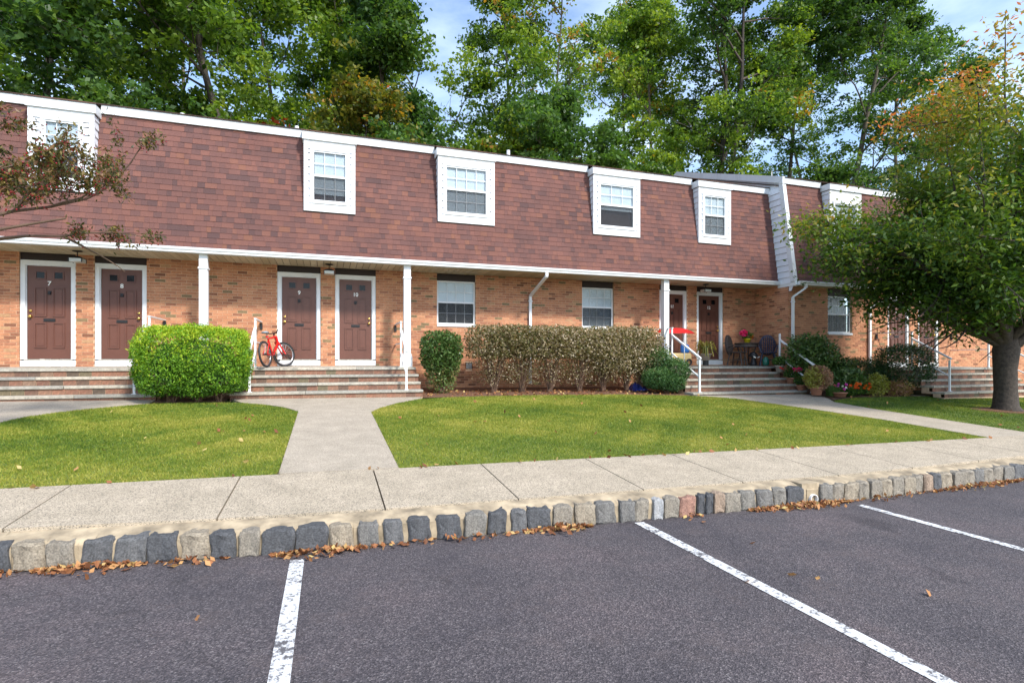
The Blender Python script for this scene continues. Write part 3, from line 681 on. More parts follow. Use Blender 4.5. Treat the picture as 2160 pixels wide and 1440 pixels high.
def make_dormer(root, s, dd, ztop, yf, c2):
    x0, x1, wx0, wx1, cols, lc, style = dd
    zt, zb = s.z1 - .16, DZ0
    cb = .085; wt = .05; wz0, wz1 = 5.215, 6.40
    mb = MB()
    mb.box((x0, yf, zb), (x0 + cb, yf + .05, zt)).box((x1 - cb, yf, zb), (x1, yf + .05, zt))
    mb.box((x0 + cb, yf + .002, zb), (x1 - cb, yf + .05, zb + .185)).box((x0 + cb, yf + .002, 6.43), (x1 - cb, yf + .05, zt))
    d = mb.build('dormer', 'white', root)
    mb = MB()
    mb.box((wx0 - wt, yf - .012, wz0 - wt), (wx0, yf + .05, wz1 + wt)).box((wx1, yf - .012, wz0 - wt), (wx1 + wt, yf + .05, wz1 + wt))
    mb.box((wx0, yf - .011, wz1), (wx1, yf + .05, wz1 + wt)).box((wx0, yf - .02, wz0 - wt), (wx1, yf + .05, wz0))
    mb.build('window_trim', 'white', d)
    make_window(d, wx0, wx1, wz0, wz1, yf + .005, cols, style, True, lc)
    # lap siding left and right of the window, and the cheeks
    for a, b in ((x0 + cb, wx0 - wt), (wx1 + wt, x1 - cb)):
        z = zb + .186
        while z < 6.41:
            zz = min(z + .165, 6.42)
            mb = MB(); mb.add([(a, yf + .004, z + .016), (b, yf + .004, z + .016), (b, yf + .026, zz + .004), (a, yf + .026, zz + .004), (a, yf + .045, z + .016), (b, yf + .045, z + .016)], [(0, 1, 2, 3), (0, 4, 5, 1)])
            mb.build('siding_board', 'vinyl', d); z += .165
    MB().add([(x0 + cb, yf + .03, zb + .18), (x1 - cb, yf + .03, zb + .18), (x1 - cb, yf + .03, wz0 - .02), (x0 + cb, yf + .03, wz0 - .02)], [(0, 1, 2, 3)]).add([(x0 + cb, yf + .03, zb + .18), (wx0 - .01, yf + .03, zb + .18), (wx0 - .01, yf + .03, zt - .1), (x0 + cb, yf + .03, zt - .1)], [(0, 1, 2, 3)]).add([(wx1 + .01, yf + .03, zb + .18), (x1 - cb, yf + .03, zb + .18), (x1 - cb, yf + .03, zt - .1), (wx1 + .01, yf + .03, zt - .1)], [(0, 1, 2, 3)]).build('lap_shadow_backing', 'roofing', d)  # dark plate behind the boards, its colour stands in for the lap shadow lines
    z = zb
    while z < zt:
        zz = min(z + .17, zt); yb0, yb1 = s.Y(z) + .05, s.Y(zz) + .05
        for xx, sg in ((x0 + .012, -1), (x1 - .012, 1)):
            mb = MB(); o_ = .012 * sg
            mb.add([(xx + o_ * 1.6, yf + .045, z + .01), (xx + o_ * 1.6, yb0, z + .01), (xx, yb1, zz), (xx, yf + .045, zz), (xx - o_, yf + .045, z), (xx - o_, yb0, z)], [(0, 1, 2, 3), (0, 4, 5, 1)])
            mb.build('siding_board', 'vinyl', d)
        z += .17
    # fascia stepping out round the dormer, small roof above
    fz0, fz1 = zt, zt + .185
    mb = MB(); mb.box((x0 - .035, yf - .035, fz0), (x1 + .035, yf, fz1)).box((x0 - .035, yf, fz0), (x0 - .012, s.y1 + .02, fz1)).box((x1 + .012, yf, fz0), (x1 + .035, s.y1 + .02, fz1))
    mb.build('dormer_fascia', 'whiteold', d)
    mb = MB(); mb.add([(x0 - .05, yf - .055, fz1 + .005), (x1 + .05, yf - .055, fz1 + .005), (x1 + .05, s.y1 + .12, fz1 + .15), (x0 - .05, s.y1 + .12, fz1 + .15)], [(0, 1, 2, 3)])
    mb.add([(x0 - .05, yf - .055, fz1 + .0), (x1 + .05, yf - .055, fz1 + .0), (x1 + .05, yf - .055, fz1 + .018), (x0 - .05, yf - .055, fz1 + .018)], [(0, 1, 2, 3)])
    mb.build('dormer_roof', 'roofslope', d)
for dd in DORM: make_dormer(house, SM, dd, 0, SM.Y(DZ0) - .045, None)
for dd in FDORM: make_dormer(house2, SF, dd, 6.96, SF.Y(DZ0) - .045, None)
def segfascia(root, s, x0, x1, dorms):
    xs = [x0]
    for d in sorted(dorms): xs += [d[0] - .036, d[1] + .036]
    xs.append(x1); z0 = s.z1 - .04
    for a, b in zip(xs[::2], xs[1::2]):
        o = B('fascia_board', (a, s.y1 - .06, z0), (b, s.y1 - .02, z0 + .18), 'whiteold', root)
    B('drip_edge', (x0, s.y1 - .085, z0 + .182), (x1, s.y1 + .05, z0 + .2), 'roofing', root)
segfascia(house, SM, -9.5, 13.25, [d for d in DORM])
segfascia(house2, SF, 13.3, 24.5, FDORM)
# shallow roofs behind the fascia, with ridge
def gable(root, s, x0, x1, slope, ridgeY):
    z0 = s.z1 + .16; zr = z0 + (ridgeY - s.y1) * slope; yb = 2 * ridgeY - s.y1
    mb = MB(); mb.add([(x0, s.y1, z0), (x1, s.y1, z0), (x1, ridgeY, zr), (x0, ridgeY, zr), (x0, yb, z0), (x1, yb, z0)], [(0, 1, 2, 3), (3, 2, 5, 4)])
    mb.build('upper_roof', 'roofslope', root)
    MB().add([(x0, yb, .5), (x1, yb, .5), (x1, yb, z0), (x0, yb, z0)], [(3, 2, 1, 0)]).build('rear_wall', 'vinyl', root)
    return z0, zr, yb
gable(house, SM, -9.5, 13.25, .30, 18.8)
fz0, fzr, fyb = gable(house2, SF, 13.25, 24.5, .355, 18.65)
# end wall of the forward section above the main roof and beside the mansard
X_E = 13.27
MB().add([(X_E, SF.y0, SF.z0), (X_E, SF.y1, SF.z1), (X_E, SF.y1, fz0), (X_E, 18.65, fzr), (X_E, fyb, fz0), (X_E, fyb, 3.6), (X_E, 13.0, 3.6)], [(0, 1, 2, 3, 4, 5, 6)]).build('end_wall', 'vinyl', house2)
z = 3.82
while z < SF.z1 - .1:
    zz = z + .19; ya = min(SM.Y(z) + .02 if z > 3.93 else 13.5, 14.1)
    mb = MB(); yr0, yr1 = SF.Y(z) + .12, SF.Y(zz) + .12
    mb.add([(X_E - .042, ya, z + .012), (X_E - .042, yr0, z + .012), (X_E - .018, yr1, zz), (X_E - .018, min(SM.Y(zz) + .02, 14.1), zz), (X_E, ya, z), (X_E, yr0, z)], [(0, 1, 2, 3), (0, 4, 5, 1)])
    mb.build('siding_board', 'vinyl', house2); z = zz
# raking trims
def strip(name, pts, wd, th, root, mat='whiteold'):
    (ya, za), (yb, zb) = pts
    mb = MB(); x0 = X_E - th
    mb.add([(x0, ya, za), (x0, yb, zb), (x0, yb + wd[0], zb + wd[1]), (x0, ya + wd[0], za + wd[1]), (X_E + .08, ya, za), (X_E + .08, yb, zb), (X_E + .08, yb + wd[0], zb + wd[1]), (X_E + .08, ya + wd[0], za + wd[1])], BOXF)
    mb.build(name, mat, root)
strip('corner_trim', ((SF.y0 - .03, 3.87), (SF.Y(7.1) - .03, 7.12)), (.15, 0), .05, house2)
strip('rake_board', ((SF.y1 - .05, fz0 - .20), (18.65, fzr - .20)), (0, .215), .06, house2)
strip('rake_board', ((18.65, fzr - .20), (fyb, fz0 - .20)), (0, .215), .06, house2)
strip('frieze_board', ((SF.y1 + .1, fz0 - .235), (18.65, fzr - .235)), (0, .03), .05, house2, 'roofing')
B('bottom_trim', (X_E - .03, 12.86, 3.74), (X_E + .05, 13.5, 3.85), 'white', house2)
# soffits of narrow boards, running front to back
def soffit(root, x0, x1, y0, y1, z):
    x = x0; base = MB(); base.add([(x0, y0, z + .012), (x1, y0, z + .012), (x1, y1, z + .012), (x0, y1, z + .012)], [(3, 2, 1, 0)])
    so = base.build('soffit', 'roofing', root)
    while x < x1 - .01:
        b = min(x + .148, x1)
        me = piece('soffit', (round(b - x, 4), round(y1 - y0, 3), random.choice((.1, .4, .6, .9))), None) if False else None
        mb = MB(); t = random.choice((.1, .4, .6, .9)); key = ('sof', round(b - x, 3), round(y1 - y0, 3), t)
        if key not in PIECES: PIECES[key] = MB().box((0, 0, 0), (b - x - .008, y1 - y0, .012), t).mesh('soffit_board', 'soffit')
        o = link('soffit_board', PIECES[key], so); o.matrix_basis = Matrix.Translation((x, y0, z)); x += .152
soffit(house, -9.5, 13.23, 13.46, 14.5, SOF)
soffit(house2, 13.3, 24.5, 12.86, 13.2, FSOF)
# gutters: K profile
def gutter(root, x0, x1, yb, z, name='gutter'):
    pr = [(0, .0), (-.075, .0), (-.082, .012), (-.085, .045), (-.10, .055), (-.112, .085), (-.112, .112), (-.10, .112), (-.10, .085), (-.02, .02), (0, .02), (0, .0)]
    mb = MB(); n = len(pr)
    v = [(x0, yb + p, z + q) for p, q in pr] + [(x1, yb + p, z + q) for p, q in pr]
    mb.add(v, [(i, i + 1, i + 1 + n, i + n) for i in range(n - 1)])
    cap = [(0, 0), (-.075, 0), (-.085, .045), (-.112, .085), (-.112, .112), (0, .112)]
    for x_ in (x0, x1): mb.add([(x_, yb + p, z + q) for p, q in cap], [tuple(range(6))])
    mb.build(name, 'white', root)
B('eave_fascia', (-9.5, 13.478, SOF - .004), (13.22, 13.5, 3.95), 'whiteold', house); gutter(house, -9.5, 13.24, 13.476, SOF)
B('eave_fascia', (13.34, 12.852, FSOF - .004), (24.5, 12.872, 3.88), 'whiteold', house2); gutter(house2, 13.36, 24.5, 12.85, FSOF)
# porch posts
for i, (xa, base) in enumerate(((-2.572, 0), (1.85, 1), (9.225, 0), (-7.0, 0))):
    mb = MB(); h = .0825; mb.box((xa - h, 13.5, PF - .03), (xa + h, 13.665, SOF - .002))
    p = mb.build('porch_post', 'white', house)
    B('post_collar', (xa - h - .018, 13.482, 3.50), (xa + h + .018, 13.683, 3.535), 'white', p)
    B('post_base', (xa - h - .035, 13.465, 1.335), (xa + h + .035, 13.70, 1.60), 'white', p); B('post_base_cap', (xa - h - .018, 13.48, 1.601), (xa + h + .018, 13.685, 1.66), 'white', p)
# downspouts
def downspout(root, pts, wd=.075):
    mb = MB()
    for a, b in zip(pts[:-1], pts[1:]): mb.beam(a, b, wd, wd * .75)
    d = mb.build('downspout', 'white', root)
    z = pts[-2][2] if len(pts) < 3 else pts[2][2]
    B('downspout_strap', (pts[-1][0] - .06, pts[-1][1] - .035, z - .16), (pts[-1][0] + .06, pts[-1][1] + .04, z - .13), 'whiteold', d)
downspout(house, [(5.48, 13.42, 3.83), (5.48, 13.42, 3.72), (5.385, 14.40, 3.30), (5.385, 14.40, .85)])
downspout(house2, [(13.62, 12.80, 3.77), (13.62, 12.80, 3.68), (13.36, 13.03, 3.42), (13.36, 13.03, .7)])
downspout(house2, [(17.70, 12.80, 3.77), (17.70, 12.80, 3.66), (16.52, 13.03, 3.24), (16.52, 13.03, .7)])
# roof vents
for px, (X, Y, zt_) in enumerate(((-3.3, 15.0, 7.42), (-.74, 15.0, 7.46), (5.0, 15.2, 7.62), (18.5, 19.2, 9.8))):
    zb = 6.9 if px < 3 else 8.9
    MB().tube([(X, Y, zb), (X, Y, zt_)], .05 if px < 3 else .02, 10).lathe([(.05, 0), (0, .001)], (X, Y, zt_), 10).build('vent_pipe', 'white', house if px < 3 else house2)

# ------------------------------------------------------------------ porches and steps
def steps(label, x0, x1, yfront, P, nr, wally, cuts, ground, tread=.32, rise=.165, platform=None, flights=None):
    t = thing('porch_steps', label, 'steps', ((x0 + x1) / 2, yfront, ground))
    px0, px1 = platform or (x0, x1)
    # platform paving
    x = px0
    while x < px1 - .05:
        b = min(x + random.uniform(1.5, 2.1), px1)
        if px1 - b < .6: b = px1
        mb = MB(); v = [(x + .003, yfront, P - .055), (b - .003, yfront, P - .055), (b - .003, wally, P - .02), (x + .003, wally, P - .02), (x + .003, yfront + .006, P), (b - .003, yfront + .006, P), (b - .003, wally, P + .022), (x + .003, wally, P + .022)]
        mb.add(v, BOXF, random.random()); mb.build('stone_slab', 'stone', t); x = b
    for (fx0, fx1) in (flights or [(x0, x1)]):
        for i in range(1, nr + 1):
            yf = yfront - tread * i; zt = P - rise * i
            # riser face just below tread i-1
            yr = yfront - tread * (i - 1) + .035; z1 = P - rise * (i - 1) - .056; z0 = zt if i < nr else ground - .1
            B('riser_core', (fx0 + .01, yr + .005, z0 - .06), (fx1 - .01, yr + .3, z1), 'mortar', t)
            x = fx0 + .01 - random.random() * .1
            while x < fx1 - .01:
                a, b = max(x, fx0 + .01), min(x + .205, fx1 - .01); x += .213
                if b - a < .03: continue
                tt = round(random.random(), 1); zz0 = z0 + .004 if i < nr else max(z0, ground + .0); hh = z1 - zz0 - .004
                key = ('riser', round(b - a, 3), round(hh, 3), tt)
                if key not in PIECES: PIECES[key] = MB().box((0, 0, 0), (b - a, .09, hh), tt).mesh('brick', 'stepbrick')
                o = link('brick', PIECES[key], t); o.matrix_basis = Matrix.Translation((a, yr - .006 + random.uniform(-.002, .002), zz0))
            if i < nr:
                x = fx0
                while x < fx1 - .05:
                    b = min(x + random.uniform(1.3, 2.0), fx1)
                    if fx1 - b < .6: b = fx1
                    mb = MB(); j = random.uniform(-.008, .008)
                    mb.box((x + .003, yf + j, zt - .055), (b - .003, yf + tread + .06, zt), random.random())
                    o = mb.build('stone_tread', 'stone', t); bv = o.modifiers.new('bevel', 'BEVEL'); bv.width = .007; bv.segments = 1; x = b
    # front of platform outside the flights
    return t
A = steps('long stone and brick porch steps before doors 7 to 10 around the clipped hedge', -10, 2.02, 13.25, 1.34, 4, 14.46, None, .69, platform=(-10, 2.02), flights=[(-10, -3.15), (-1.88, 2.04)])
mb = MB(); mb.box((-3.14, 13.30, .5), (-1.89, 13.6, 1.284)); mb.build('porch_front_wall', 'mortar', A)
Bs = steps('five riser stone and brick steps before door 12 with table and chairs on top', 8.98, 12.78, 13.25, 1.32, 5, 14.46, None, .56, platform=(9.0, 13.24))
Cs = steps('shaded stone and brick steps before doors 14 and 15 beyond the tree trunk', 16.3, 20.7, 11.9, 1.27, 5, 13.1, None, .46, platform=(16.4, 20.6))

# ------------------------------------------------------------------ railings
def railing(label, X, yw, yt, yb, ztop, zbt, pz, bz, wall=True, mat='white'):
    t = thing('handrail', label, 'railing', (X, yt, pz), 'white metal handrails beside the porch steps')
    s = .042
    B('post', (X - s / 2, yt - s / 2, pz), (X + s / 2, yt + s / 2, ztop), mat, t)
    B('post', (X - s / 2, yb - s / 2, bz), (X + s / 2, yb + s / 2, zbt - .004), mat, t)
    for p_, z_ in ((yt, pz), (yb, bz)): B('base_plate', (X - .045, p_ - .045, z_ + .001), (X + .045, p_ + .045, z_ + .012), mat, t)
    MB().beam((X, yt - .02, ztop - .20), (X, yb - .05, zbt + .02), .055, .04).build('sloping_rail', mat, t)
    MB().beam((X, yt - .02, ztop - .72), (X, yb + .02, zbt - .46), .035, .03).build('lower_rail', mat, t)
    if wall:
        MB().beam((X, yw, ztop + .012), (X, yt - .04, ztop + .012), .05, .025).build('top_rail', mat, t)
        MB().beam((X, yw, ztop - .5), (X, yt, ztop - .5), .03, .025).build('lower_rail', mat, t)
        B('wall_bracket', (X - .03, yw - .03, ztop - .16), (X + .03, yw - .005, ztop - .02), 'iron', t)
    return t
railing('white handrail left of the clipped green hedge beside door 8', -3.53, 14.45, 13.3, 12.35, 2.41, 1.67, 1.345, .846)
railing('white handrail between the green hedge and the red bicycle', -1.51, 14.45, 13.3, 12.35, 2.41, 1.67, 1.345, .846)
railing('white handrail right of door 10 beside the porch post', 1.67, 14.45, 13.3, 12.35, 2.41, 1.67, 1.345, .846)
railing('white handrail beside the round juniper and door 11', 9.26, 14.45, 13.3, 12.08, 2.41, 1.53, 1.325, .662)
railing('white handrail half buried in the leafy bush beside the wicker chairs', 12.80, 14.45, 12.97, 11.8, 2.30, 1.35, 1.16, .60, wall=False)
railing('white handrail above the rounded dark shrub before door 14', 16.87, 13.09, 11.95, 10.88, 2.36, 1.52, 1.275, .62)
railing('white handrail seen just left of the thick tree trunk', 20.35, 13.09, 11.95, 10.88, 2.36, 1.52, 1.275, .62)

# ------------------------------------------------------------------ porch lights
def porch_light(X, Y, z, label):
    t = thing('porch_light', label, 'light', (X, Y, z), 'lanterns hanging under the porch ceiling')
    MB().lathe([(0, 0), (.09, 0), (.09, -.015), (.03, -.03), (0, -.03)], (X, Y, z), 14).build('ceiling_plate', 'iron', t)
    MB().tube([(X, Y, z - .02), (X, Y, z - .13)], .01, 6).build('stem', 'iron', t)
    mb = MB(); s = .13
    mb.add([(X - s, Y - s, z - .17), (X + s, Y - s, z - .17), (X + s, Y + s, z - .17), (X - s, Y + s, z - .17), (X - .05, Y - .05, z - .12), (X + .05, Y - .05, z - .12), (X + .05, Y + .05, z - .12), (X - .05, Y + .05, z - .12)], BOXF)
    mb.build('lamp_roof', 'iron', t)
    mb = MB(); s2 = .115; mb.box((X - s2, Y - s2, z - .24), (X + s2, Y + s2, z - .171)); mb.build('lamp_glass', 'lampglass', t)
    mb = MB()
    for sx in (-1, 1):
        for sy in (-1, 1): mb.box((X + sx * s2 - .008, Y + sy * s2 - .008, z - .25), (X + sx * s2 + .008, Y + sy * s2 + .008, z - .171))
    mb.build('lamp_frame', 'iron', t)
porch_light(-5.02, 13.95, SOF, 'leftmost small dark lantern under the porch ceiling, near the hanging twigs')
porch_light(.04, 13.95, SOF, 'small dark lantern hanging above the brick pier right of the bicycle')
porch_light(10.92, 13.95, SOF, 'small dark lantern just above door 12')

# ------------------------------------------------------------------ bicycle
def bicycle():
    t = thing('bicycle', 'red mountain bike with black tyres standing on the porch left of door 9', 'bicycle', (-1.2, 13.4, 1.345))
    hd = R(19); lean = R(-7); base = Matrix.Translation((-1.28, 13.31, 1.346)) @ Matrix.Rotation(-hd, 4, 'Z') @ Matrix.Rotation(lean, 4, 'Y') @ Matrix.Scale(.9, 4)
    # local frame: +Y forward, X right, Z up
    def T(p): return tuple(base @ Vector(p))
    def ln(mb, a, b, r, n=8): mb.tube([T(a), T(b)], r, n)
    steer = Matrix.Translation((0, .98, 0)) @ Matrix.Rotation(R(-30), 4, 'Z') @ Matrix.Translation((0, -.98, 0))
    def wheel(c, st):
        f = (lambda p: T(st @ Vector(p))) if st else T
        C = Vector(f(c)); u = Vector(f((c[0], c[1] + 1, c[2]))) - C; v = Vector(f((c[0], c[1], c[2] + 1))) - C
        w_ = MB().ring(C, .305, .029, u, v, 36, 8).build('wheel', 'black', t, True)
        MB().ring(C, .275, .012, u, v, 36, 6).build('rim', 'chrome', w_, True)
        mb = MB(); nx = u.cross(v)
        for i in range(16):
            a = i * 2 * math.pi / 16; d = u * math.cos(a) + v * math.sin(a); mb.tube([tuple(C + nx * .02 * (-1) ** i), tuple(C + d * .27)], .0022, 3)
        mb.build('spokes', 'chrome', w_)
        MB().tube([tuple(C - nx * .04), tuple(C + nx * .04)], .018, 8).build('hub', 'iron', w_)
        return C, u, v, nx
    wheel((0, 0, .33), None); wheel((0, 1.04, .33), steer)
    mb = MB(); bb = (0, .42, .30); seat_t = (0, .26, .72); head_l = (0, .80, .62); head_u = (0, .76, .80)
    ln(mb, bb, seat_t, .02); ln(mb, seat_t, head_u, .021); ln(mb, bb, head_l, .027); ln(mb, head_l, head_u, .026)
    for sx in (-.06, .06): ln(mb, (sx, 0, .33), bb, .011); ln(mb, (sx, 0, .33), (sx * .3, .28, .66), .010)
    mb.build('frame', 'red', t, True)
    mb = MB(); F = lambda p: T(steer @ Vector(p))
    for sx in (-.065, .065): mb.tube([F((sx, 1.04, .33)), F((sx, .86, .66))], .017, 8)
    mb.tube([F((-.07, .86, .66)), F((.07, .86, .66))], .02, 8); mb.tube([F((0, .86, .66)), F((0, .80, .86))], .018, 8)
    mb.build('fork', 'red', t, True)
    MB().tube([F((-.31, .70, .95)), F((-.12, .80, .90)), F((.12, .80, .90)), F((.31, .70, .95))], .014, 8).build('handlebar', 'black', t, True)
    MB().tube([F((0, .80, .84)), F((0, .82, .90))], .02, 8).build('handlebar_stem', 'iron', t)
    MB().tube([T(seat_t), T((0, .22, .84))], .013, 8).build('seat_post', 'chrome', t)
    mb = MB(); sd_ = [(-.13, .0), (-.11, .075), (-.03, .07), (.05, .03), (.14, .015)]
    v = []
    for y_, h in sd_: v += [T((-h - .004, .2 + y_, .86)), T((h + .004, .2 + y_, .86)), T((h * .7, .2 + y_, .90)), T((-h * .7, .2 + y_, .90))]
    f = []
    for i in range(4):
        for j in range(4): f.append((i * 4 + j, i * 4 + (j + 1) % 4, i * 4 + 4 + (j + 1) % 4, i * 4 + 4 + j))
    f += [(0, 3, 2, 1), (16, 17, 18, 19)]
    mb.add(v, f); mb.build('saddle', 'greyblind', t, True)
    mb = MB(); ux = Vector(T((0, 1, 0))) - Vector(T((0, 0, 0))); uz = Vector(T((0, 0, 1))) - Vector(T((0, 0, 0)))
    mb.ring(T((.05, .42, .30)), .085, .008, ux, uz, 20, 5); ln(mb, (.05, .42, .30), (.06, .50, .15), .012); ln(mb, (-.05, .42, .30), (-.06, .34, .45), .012)
    mb.box(tuple(Vector(T((.07, .50, .15))) - Vector((.05, .03, .01))), tuple(Vector(T((.07, .50, .15))) + Vector((.05, .03, .01))))
    mb.build('crankset', 'iron', t)
    mb = MB(); mb.ring(T((.05, 0, .33)), .05, .006, ux, uz, 14, 5); mb.tube([T((.05, 0, .385)), T((.05, .42, .385))], .005, 4); mb.tube([T((.05, 0, .275)), T((.05, .42, .215))], .005, 4); mb.build('chain', 'black', t)
    B('reflector', tuple(Vector(T((-.03, .2, .75)))), tuple(Vector(T((-.03, .2, .75))) + Vector((.06, .02, .04))), 'redcloth', t)
bicycle()

# ------------------------------------------------------------------ porch furniture and toys
def fan_chair(X, Y, z, rot, mat, label):
    t = thing('wicker_chair', label, 'chair', (X, Y, z), 'oval backed resin chairs on the porch')
    m4 = Matrix.Translation((X, Y, z)) @ Matrix.Rotation(rot, 4, 'Z'); P = lambda *p: tuple(m4 @ Vector(p))
    # faces -Y in its own frame
    mb = MB(); n = 22; a = np.linspace(0, 2 * np.pi, n + 1)[:-1]
    o1 = [P(.24 * math.cos(q), .20 + .10 * (.33 * math.sin(q) + .3), .63 + .32 * math.sin(q)) for q in a]
    o2 = [P(.19 * math.cos(q), .17 + .10 * (.33 * math.sin(q) + .3), .63 + .27 * math.sin(q)) for q in a]
    o3 = [P(.24 * math.cos(q), .25 + .10 * (.33 * math.sin(q) + .3), .63 + .32 * math.sin(q)) for q in a]
    mb.add(o1 + o2 + o3, [(i, (i + 1) % n, n + (i + 1) % n, n + i) for i in range(n)] + [(i, 2 * n + i, 2 * n + (i + 1) % n, (i + 1) % n) for i in range(n)])
    mb.build('backrest_rim', mat, t)
    mb = MB()
    for i in range(-3, 4):
        h = .27 * math.sqrt(max(0, 1 - (i * .055 / .19) ** 2)); mb.beam(P(i * .055, .2, .63 - h), P(i * .055, .235, .63 + h), .022, .012)
    for i in range(-3, 4):
        h = .19 * math.sqrt(max(0, 1 - (i * .075 / .27) ** 2)); mb.beam(P(-h, .225, .63 + i * .075), P(h, .225, .63 + i * .075), .012, .022)
    mb.build('backrest_lattice', mat, t)
    mb = MB(); mb.lathe([(0, .42), (.25, .42), (.27, .405), (.25, .38), (0, .38)], (0, 0, 0), 16); s_ = mb.build('seat', mat, t); s_.matrix_basis = m4
    for sx, sy in ((-.2, -.2), (.2, -.2), (-.19, .19), (.19, .19)):
        MB().tube([P(sx * .8, sy * .8, .39), P(sx, sy, .2), P(sx * 1.15, sy * 1.15, 0.003)], [.024, .017, .022], 6).build('leg', mat, t)
    for sx in (-1, 1):
        MB().tube([P(sx * .2, .2, .55), P(sx * .27, 0, .62), P(sx * .26, -.2, .58), P(sx * .2, -.21, .4)], .018, 6).build('armrest', mat, t)
    mb = MB(); mb.beam(P(-.18, -.18, .18), P(.18, .18, .18), .015, .02); mb.beam(P(.18, -.18, .17), P(-.18, .18, .17), .015, .02); mb.build('stretcher', mat, t)
fan_chair(12.0, 13.85, 1.35, R(28), 'wicker', 'grey brown oval backed chair left of the porch table')
fan_chair(12.86, 13.5, 1.345, R(-40), 'wickerblue', 'dark blue oval backed chair right of the porch table beside the handrail')
t = thing('porch_table', 'small dark round table with curved legs between the two oval backed chairs', 'table', (12.5, 14.0, 1.35))
MB().lathe([(0, .70), (.36, .70), (.38, .685), (.36, .66), (0, .66)], (12.5, 14.0, 1.35), 20).build('table_top', 'wicker', t)
MB().lathe([(.34, .66), (.34, .57), (.325, .57), (.325, .66)], (12.5, 14.0, 1.35), 20).build('apron', 'wicker', t)
for k in range(4):
    a = k * math.pi / 2 + .6; c_, s_ = math.cos(a), math.sin(a)
    MB().tube([(12.5 + .29 * c_, 14 + .29 * s_, 2.0), (12.5 + .2 * c_, 14 + .2 * s_, 1.68), (12.5 + .3 * c_, 14 + .3 * s_, 1.36)], [.022, .018, .022], 6).build('leg', 'wicker', t)
def pot(parent, c, r, h, mat, name='pot'):
    return MB().lathe([(0, 0), (r * .7, 0), (r * .95, h * .85), (r * 1.06, h * .86), (r * 1.06, h), (r * .9, h), (r * .85, h * .9), (0, h * .88)], c, 16).build(name, mat, parent, True)
def bunch(c, r, n, size, seed=None, up=.5, hollow=.3):
    d = rng.normal(size=(n, 3)); d /= np.linalg.norm(d, axis=1)[:, None]
    rad = (hollow + (1 - hollow) * rng.random(n)) ** .6
    return np.array(c) + d * rad[:, None] * np.array(r)
# flowers on table
t = thing('potted_flowers', 'pink blooms in a yellow pot on the porch table', 'flowers', (12.42, 13.9, 2.05))
pot(t, (12.45, 13.92, 2.051), .11, .13, 'yellowpot')
leaves(MB(), bunch((12.48, 13.92, 2.27), (.2, .16, .14), 260, .05), .09, .3, .3, rng.random(260) * .8).build('foliage', 'leafD', t)
leaves(MB(), bunch((12.28, 13.88, 2.35), (.14, .1, .1), 160, .05), .07, .9, .3, rng.random(160) * .3).build('blooms', 'flower', t)
leaves(MB(), bunch((12.56, 13.85, 2.22), (.05, .05, .05), 30, .05), .06, .9, .3, .62 + rng.random(30) * .2).build('blooms', 'flower', t)
# lantern below the table
t = thing('lantern', 'small dark lantern with two white panels standing under the porch table', 'lantern', (12.55, 13.75, 1.35))
MB().lathe([(0, .0), (.09, 0), (.1, .02), (.05, .2), (.05, .25), (.14, .27), (.14, .30), (.09, .38), (.02, .42), (0, .43)], (12.5, 13.72, 1.352), 10).build('body', 'iron', t)
for sx in (-1, 1): MB().add([(12.5 + sx * .02, 13.57, 1.60), (12.5 + sx * .13, 13.57, 1.64), (12.5 + sx * .1, 13.58, 1.585), (12.5 + sx * .03, 13.58, 1.57)], [(0, 1, 2, 3)]).build('panel', 'number', t)
o = MB().lathe([(0, 0), (.075, 0), (.095, .04), (.095, .17), (.07, .22), (.05, .25), (.055, .26), (0, .26)], (12.62, 13.33, 1.347), 16).build('ginger_jar', 'greenglaze', None, True)
tag(o, 'dark green glazed jar on the porch floor before the dark blue chair', 'jar')
# spider plant
t = thing('potted_spider_plant', 'arching yellow green spider plant in a pot beside door 12', 'potted plant', (10.72, 13.7, 1.35))
MB().tube([(10.72, 13.7, 1.352), (10.72, 13.7, 1.5)], .09, 10).build('stand', 'iron', t); pot(t, (10.72, 13.7, 1.5), .16, .2, 'greypot')
mb = MB()
for i in range(90):
    a = random.random() * 6.28; L = random.uniform(.22, .45); u_ = random.uniform(.35, .75); c_, s_ = math.cos(a), math.sin(a); pw = .016
    pts = [(10.72 + c_ * L * q, 13.7 + s_ * L * q * .8, 1.68 + u_ * q * 1.6 - q * q * (u_ * 1.6 + random.uniform(-.42, .08))) for q in (.05, .35, .7, 1)]
    for p, q in zip(pts[:-1], pts[1:]): mb.add([(p[0] - s_ * pw, p[1] + c_ * pw, p[2]), (p[0] + s_ * pw, p[1] - c_ * pw, p[2]), (q[0] + s_ * pw * .7, q[1] - c_ * pw * .7, q[2]), (q[0] - s_ * pw * .7, q[1] + c_ * pw * .7, q[2])], [(0, 1, 2, 3)], random.random())
mb.build('foliage', 'spider', t)
# ride-on toy with red canopy
t = thing('toy_cart', 'childs toy cart with red canopy, blue seat and tan body behind the juniper', 'toy', (9.9, 13.95, 1.35))
mb = MB(); n = 9; a_ = np.linspace(0, 1, n)
for i in range(n - 1):
    f_ = lambda q: 2.33 + .16 * math.sin(q * math.pi) ** .7
    x0_, x1_ = 9.30 + 1.05 * a_[i], 9.30 + 1.05 * a_[i + 1]
    mb.add([(x0_, 13.7, f_(a_[i]) - .04), (x1_, 13.7, f_(a_[i + 1]) - .04), (x1_, 14.2, f_(a_[i + 1])), (x0_, 14.2, f_(a_[i]))], [(0, 1, 2, 3)])
    mb.add([(x0_, 13.7, 2.30), (x1_, 13.7, 2.30), (x1_, 13.7, f_(a_[i + 1]) - .04), (x0_, 13.7, f_(a_[i]) - .04)], [(0, 1, 2, 3)])
o = mb.build('canopy', 'redcloth', t)
